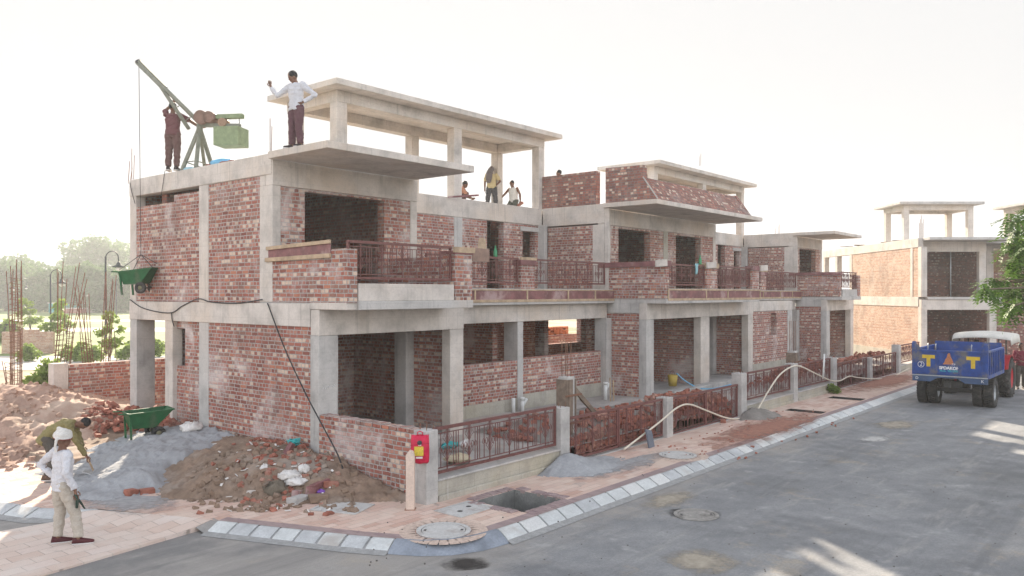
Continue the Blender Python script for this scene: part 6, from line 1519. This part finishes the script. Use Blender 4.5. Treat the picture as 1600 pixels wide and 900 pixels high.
    if sleeve != 'none':
        for s in 'lr':
            a, m, c = J['s' + s], J['e' + s], J['w' + s]
            if sleeve == 'long': b.tube([a, a.lerp(m, .5), m, m.lerp(c, .5), m.lerp(c, .93)], [.070, .064, .056, .052, .045], 10)
            else: b.tube([a, a.lerp(m, .5), a.lerp(m, .85)], [.070, .066, .062], 10)
            b.ell(a, (.068,) * 3, None, 10, 6); 
            if sleeve == 'long': b.ell(m, (.055,) * 3, None, 10, 6)
    part('shirt', remeshed(b, .013, shirt, .017, len(label), 2))
    # trousers
    b = MB(); b.loft([ringat(J['pel'] - up0.normalized() * .12, up0, lat_h, .12, .10), ringat(J['pel'], up0, lat_h, .162, .118), ringat(J['pel'] + up0 * .55, up0, lat_h, .145, .108)])
    for s in 'lr':
        a, m, c = J['h' + s], J['k' + s], J['a' + s]
        if pants == 'long': b.tube([a, a.lerp(m, .5), m, m.lerp(c, .5), m.lerp(c, .93)], [.104, .096, .080, .074, .066], 12)
        else: b.tube([a, a.lerp(m, .5), m], [.104, .098, .092], 12)
        b.ell(a, (.10,) * 3, None, 10, 6); b.ell(m, (.079,) * 3, None, 10, 6)
    part('trousers', remeshed(b, .014, trousers, .015, len(label) + 3, 2))
    # shoes
    if shoes:
        sole = plain('shoe_sole', (.5, .47, .45), .7, .2)
        for s in 'lr':
            f = V((J['f' + s].x, J['f' + s].y, 0)).normalized(); a = J['a' + s]; sd = V((-f.y, f.x, 0)); z0 = a.z - .075
            pr = [(-.085, .03, .03), (-.07, .036, .085), (-.02, .042, .10), (.05, .045, .07), (.12, .046, .052), (.175, .036, .04), (.20, .018, .03)]
            rings = []
            for x, w, h in pr: rings.append([V((a.x, a.y, z0 + .022)) + f * x + sd * w * math.cos(q) + V((0, 0, max(0, h * math.sin(q)))) for q in [math.pi * k / 8 for k in range(9)]])
            q = MB().loft(rings).build('shoe', shoes, t, world=False)
            MB().loft([[V((a.x, a.y, z0 + dz)) + f * x + sd * sg for x, w, h in pr for sg in (w + .004,)] + [V((a.x, a.y, z0 + dz)) + f * x - sd * (w + .004) for x, w, h in pr[::-1]] for dz in (0, .024)]).build('sole', sole, q, world=False)
    # head
    if head == 'hair':
        b = MB(); b.ell(X(-.014, 0, .032), (.096, .084, .096), M, 14, 10); part('hair', remeshed(b, .012, HAIR, .006, 1, 1))
    elif head == 'turban':
        TW_ = cloth('turban_white', (.58, .56, .53)); b = MB(); b.ell(X(-.01, 0, .065), (.125, .115, .075), M, 16, 8); b.ell(X(-.02, 0, .10), (.09, .085, .065), M, 14, 8)
        for k in range(4):
            dz = .045 + .03 * k; b.tube([X(-.01 + (.106 - .012 * k) * math.cos(q), (.098 - .012 * k) * math.sin(q), dz + .028 * math.sin(q + k * 1.4)) for q in [2 * math.pi * i / 20 for i in range(21)]], .022, 6)
        b.tube([X(-.08, -.09, .03), X(-.09, -.10, -.08), X(-.07, -.10, -.17)], [.03, .036, .03], 6, flat=.5)
        part('turban', remeshed(b, .011, TW_, .006, 5, 1))
        bd = MB(); bd.tube([X(-.008 + .118 * math.cos(q), .108 * math.sin(q), .026 + .018 * math.sin(q)) for q in [2 * math.pi * i / 24 for i in range(25)]], .008, 5); bd.build('turban_band', plain('maroon_band', (.2, .03, .03)), t, world=False)
    elif head == 'scarf':
        b = MB(); b.ell(X(-.012, 0, .02), (.108, .095, .115), M, 14, 10); b.tube([X(-.07, .02, .03), X(-.11, .06, -.12), X(-.13, .09, -.3), X(-.13, .10, -.5)], [.09, .11, .12, .07], 10, flat=.55); part('head_scarf', remeshed(b, .013, cloth('grey_scarf', (.15, .13, .13)), .01, 2, 2))
    e = MB()
    for sg in (-1, 1): e.ell(X(.083, sg * .03, .012), (.008, .012, .007), M, 8, 5)
    e.build('eyes', DARKM, t, world=False)
    if extra: extra(t, J)
    return t
WHITE = cloth('white_shirt_cloth', (.54, .54, .57), .10)
def tool1(t, J):
    w = J['wr']; g = MB(); g.tube([w + V((0, 0, -.06)), w + V((.03, 0, -.16)), w + V((.02, 0, -.26))], [.03, .04, .03], 7, flat=.5); g.tube([w + V((.01, .01, -.07)), w + V((.08, 0, -.2)), w + V((.13, 0, -.29))], [.02, .03, .02], 7, flat=.5); tag(g.build('gloves', plain('dark_green_glove', (.03, .06, .045), .8), None, fix=False), 'dark green work gloves held by the man in the white turban', 'gloves')
    o = bpy.data.objects['gloves']; bpy.context.view_layer.update(); o.matrix_world = t.matrix_world
person('man in white shirt and white turban standing on the paved crossing, hand on hip', P(97, 850, 'z', .03), TH - R(38), dict(sl=(0, .175, 1.31), el=(-.13, .40, 1.10), wl=(-.02, .20, .93), hdl=(.35, -.5, -.5), er=(-.05, -.25, 1.05), wr=(.06, -.27, .80), hdr=(.12, 0, -1), al=(-.02, .09, .075), kl=(.02, .11, .46), ar=(.14, -.20, .075), kr=(.11, -.15, .46), fl=(.85, -.45, 0), fr=(.8, -.55, 0), face=(.9, -.4, -.05)),
       WHITE, cloth('beige_trousers', (.43, .385, .33), .1), plain('maroon_shoe', (.07, .012, .016), .6, .3), head='turban', scale=1.0, hemz=.06, extra=tool1)
pb = cam((86 - 800) / FPX * 15.0, 15.0, 0); pb.z = max(.13, sand.h(pb.x, pb.y))
def tool2(t, J):
    h = thing('hoe', 'short hoe in the hands of the bending man, its blade in the sand', 'hoe', tuple(t.location), t.rotation_euler.z)
    MB().tube([(.44, 0, .66), (.66, -.02, .13)], .018, 7).build('handle', WOOD, h, world=False)
    m = MB(); m.obox((.62, -.02, .09), (.13, .11, .008), Matrix.Rotation(.35, 3, 'Y')); m.build('blade', GALV, h, world=False)
person('man in olive shirt bending over the sand pile with a hoe', pb, TH - R(78), dict(pel=(-.12, 0, .80), waist=(-.04, 0, .90), chest=(.20, 0, 1.02), neck=(.36, 0, 1.0), head=(.49, 0, 1.02), face=(.75, 0, -.65), sl=(.28, .17, .98), sr=(.28, -.17, .98), el=(.36, .17, .74), er=(.40, -.15, .72), wl=(.46, .04, .58), wr=(.54, -.03, .42), hdl=(.3, -.2, -.8), hdr=(.3, .2, -.8), hl=(-.12, .09, .77), hr=(-.12, -.09, .77), kl=(.06, .14, .43), kr=(.02, -.13, .43), al=(-.08, .15, .075), ar=(-.1, -.14, .075)),
       cloth('olive_cloth', (.20, .17, .075), .25), cloth('dark_trousers', (.08, .07, .06)), plain('brown_sandal', (.1, .06, .04)), hemz=.10, extra=tool2)
person('man in maroon shirt reaching up to the boom of the roof crane', cam((270 - 800) / FPX * 18.9, 18.9, 6.46), TH, dict(el=(.12, .22, 1.44), wl=(.14, .06, 1.60), hdl=(.1, -.3, .9), er=(.08, -.40, 1.17), wr=(.16, -.56, 1.06), hdr=(.2, -.9, -.2), sl=(0, .16, 1.33), face=(.9, -.3, .1)),
       cloth('maroon_cloth', (.13, .05, .055)), cloth('brown_trousers', (.12, .065, .06)), plain('dark_shoe', (.04, .03, .03)), sleeve='short')
person('man in open white shirt on the near canopy, pointing with raised fist', cam((463 - 800) / FPX * 15.9, 15.9, 6.432), TH + R(180 + 28) - R(60), dict(sl=(.0, .165, 1.29), er=(.17, -.36, 1.10), wr=(.20, -.52, 1.28), hdr=(.1, -.2, .9), el=(-.14, .38, 1.08), wl=(.0, .19, .93), hdl=(.4, -.6, -.4), neck=(.02, 0, 1.34), head=(.075, -.02, 1.455), face=(.85, -.45, -.3), ar=(0, -.12, .075), al=(.02, .14, .075)),
       WHITE, cloth('plum_trousers', (.11, .055, .065)), plain('dark_shoe', (.04, .03, .03)), hemz=.05, scale=.97)
person('man with grey head scarf and yellow shirt standing under the pavilion, back turned', cam((768 - 800) / FPX * 28.2, 28.2, 6.42), TH, dict(el=(-.03, .23, 1.05), er=(-.08, -.30, 1.07), wr=(.0, -.17, .95), hdr=(.4, .5, -.5), al=(0, .16, .075), ar=(0, -.17, .075), kl=(0, .13, .46), kr=(0, -.14, .46)), cloth('yellow_cloth', (.52, .43, .24)), cloth('charcoal_trousers', (.055, .055, .06)), plain('dark_shoe', (.04, .03, .03)), sleeve='short', head='scarf')
KN = dict(pel=(0, 0, .44), waist=(.02, 0, .56), chest=(.05, 0, .74), neck=(.07, 0, .885), head=(.12, 0, 1.01), face=(.9, 0, -.35), sl=(.05, .165, .85), sr=(.05, -.165, .85), hl=(0, .09, .42), hr=(0, -.09, .42), kl=(.24, .14, .08), kr=(.24, -.14, .08), al=(-.15, .13, .075), ar=(-.15, -.13, .075))
def brickhand(t, J):
    m = MB(); m.obox(J['wl'] + V((0, .0, -.12)), (.055, .11, .035), Matrix.Rotation(.5, 3, 'X')); o = tag(m.build('held_brick', LB, None, .004), 'red brick in the hand of the man in the white vest', 'brick'); bpy.context.view_layer.update(); o.matrix_world = t.matrix_world
person('man in white vest kneeling on the roof under the pavilion, holding a brick', cam((803 - 800) / FPX * 28.4, 28.4, 6.42), TH + R(180) - R(35), dict(KN, er=(.16, -.33, .63), wr=(.30, -.44, .46), hdr=(.5, -.5, -.5), el=(.06, .30, .62), wl=(.10, .34, .40), hdl=(0, 0, -1)), cloth('vest_white', (.66, .66, .64)), cloth('grey_green_trousers', (.10, .11, .09)), None, sleeve='none', extra=brickhand)
person('man in striped orange shirt crouching by the pavilion column, behind the plank', cam((714 - 800) / FPX * 26.4, 26.4, 6.42), TH - R(80), dict(KN, pel=(0, 0, .26), waist=(.05, 0, .36), chest=(.13, 0, .5), neck=(.19, 0, .62), head=(.26, 0, .73), sl=(.16, .16, .58), sr=(.16, -.16, .58), hl=(0, .09, .25), hr=(0, -.09, .25), kl=(.30, .15, .42), kr=(.30, -.15, .42), al=(.1, .13, .075), ar=(.1, -.13, .075), el=(.3, .2, .38), er=(.3, -.2, .38), wl=(.45, .1, .3), wr=(.45, -.1, .3), hdl=(1, 0, -.3), hdr=(1, 0, -.3)), cloth('orange_stripe', (.45, .22, .14), .4), cloth('brown_trousers', (.12, .065, .06)), None, sleeve='short')
person('man standing behind the dark brick parapet, only his black hair showing', cam((874 - 800) / FPX * 29, 29, 6.42), TH + R(90), {}, cloth('blue_shirt', (.1, .13, .2)), cloth('dark_trousers', (.08, .07, .06)), plain('dark_shoe', (.04, .03, .03)), sleeve='short')
SIT = dict(pel=(0, 0, .12), waist=(0, 0, .25), chest=(.02, 0, .44), neck=(.02, 0, .585), head=(.05, 0, .72), sl=(.0, .165, .54), sr=(.0, -.165, .54), hl=(.03, .09, .10), hr=(.03, -.09, .10), kl=(.42, .13, .10), kr=(.42, -.13, .10), al=(.46, .13, -.30), ar=(.46, -.13, -.30), el=(.12, .23, .32), er=(.12, -.23, .32), wl=(.36, .14, .33), wr=(.36, -.14, .33), hdl=(1, 0, 0), hdr=(1, 0, 0))
person('dark haired driver sitting on the red tractor under the white canopy', V((32.5, 5.66, 1.12)), 0, SIT, cloth('dark_shirt', (.05, .05, .055)), cloth('dark_trousers', (.08, .07, .06)), plain('dark_shoe', (.04, .03, .03)))
person('man in maroon shirt standing beside the red tractor at the picture edge', cam((1595 - 800) / FPX * 30.2, 30.2, .0), TH + R(165), dict(er=(.1, -.25, 1.06), wr=(.26, -.1, 1.0), hdr=(.8, .5, 0)), cloth('maroon_shirt', (.16, .02, .035)), cloth('dark_trousers', (.08, .07, .06)), plain('dark_shoe', (.04, .03, .03)), scale=1.08)
# ------------------------------------------------------------------ air
def air():
    m = bpy.data.materials.new('haze'); m.use_nodes = True; nt = m.node_tree
    nt.nodes.remove(nt.nodes['Principled BSDF'])
    v = nt.nodes.new('ShaderNodeVolumePrincipled'); v.inputs['Density'].default_value = HAZE; v.inputs['Color'].default_value = (.93, .96, 1., 1); v.inputs['Anisotropy'].default_value = .35
    nt.links.new(v.outputs[0], [n for n in nt.nodes if n.type == 'OUTPUT_MATERIAL'][0].inputs['Volume'])
    b = MB().box(-130, 330, -130, 380, -1.4, 24); o = b.build('haze', m); o['kind'] = 'stuff'
HAZE = .0009
air()
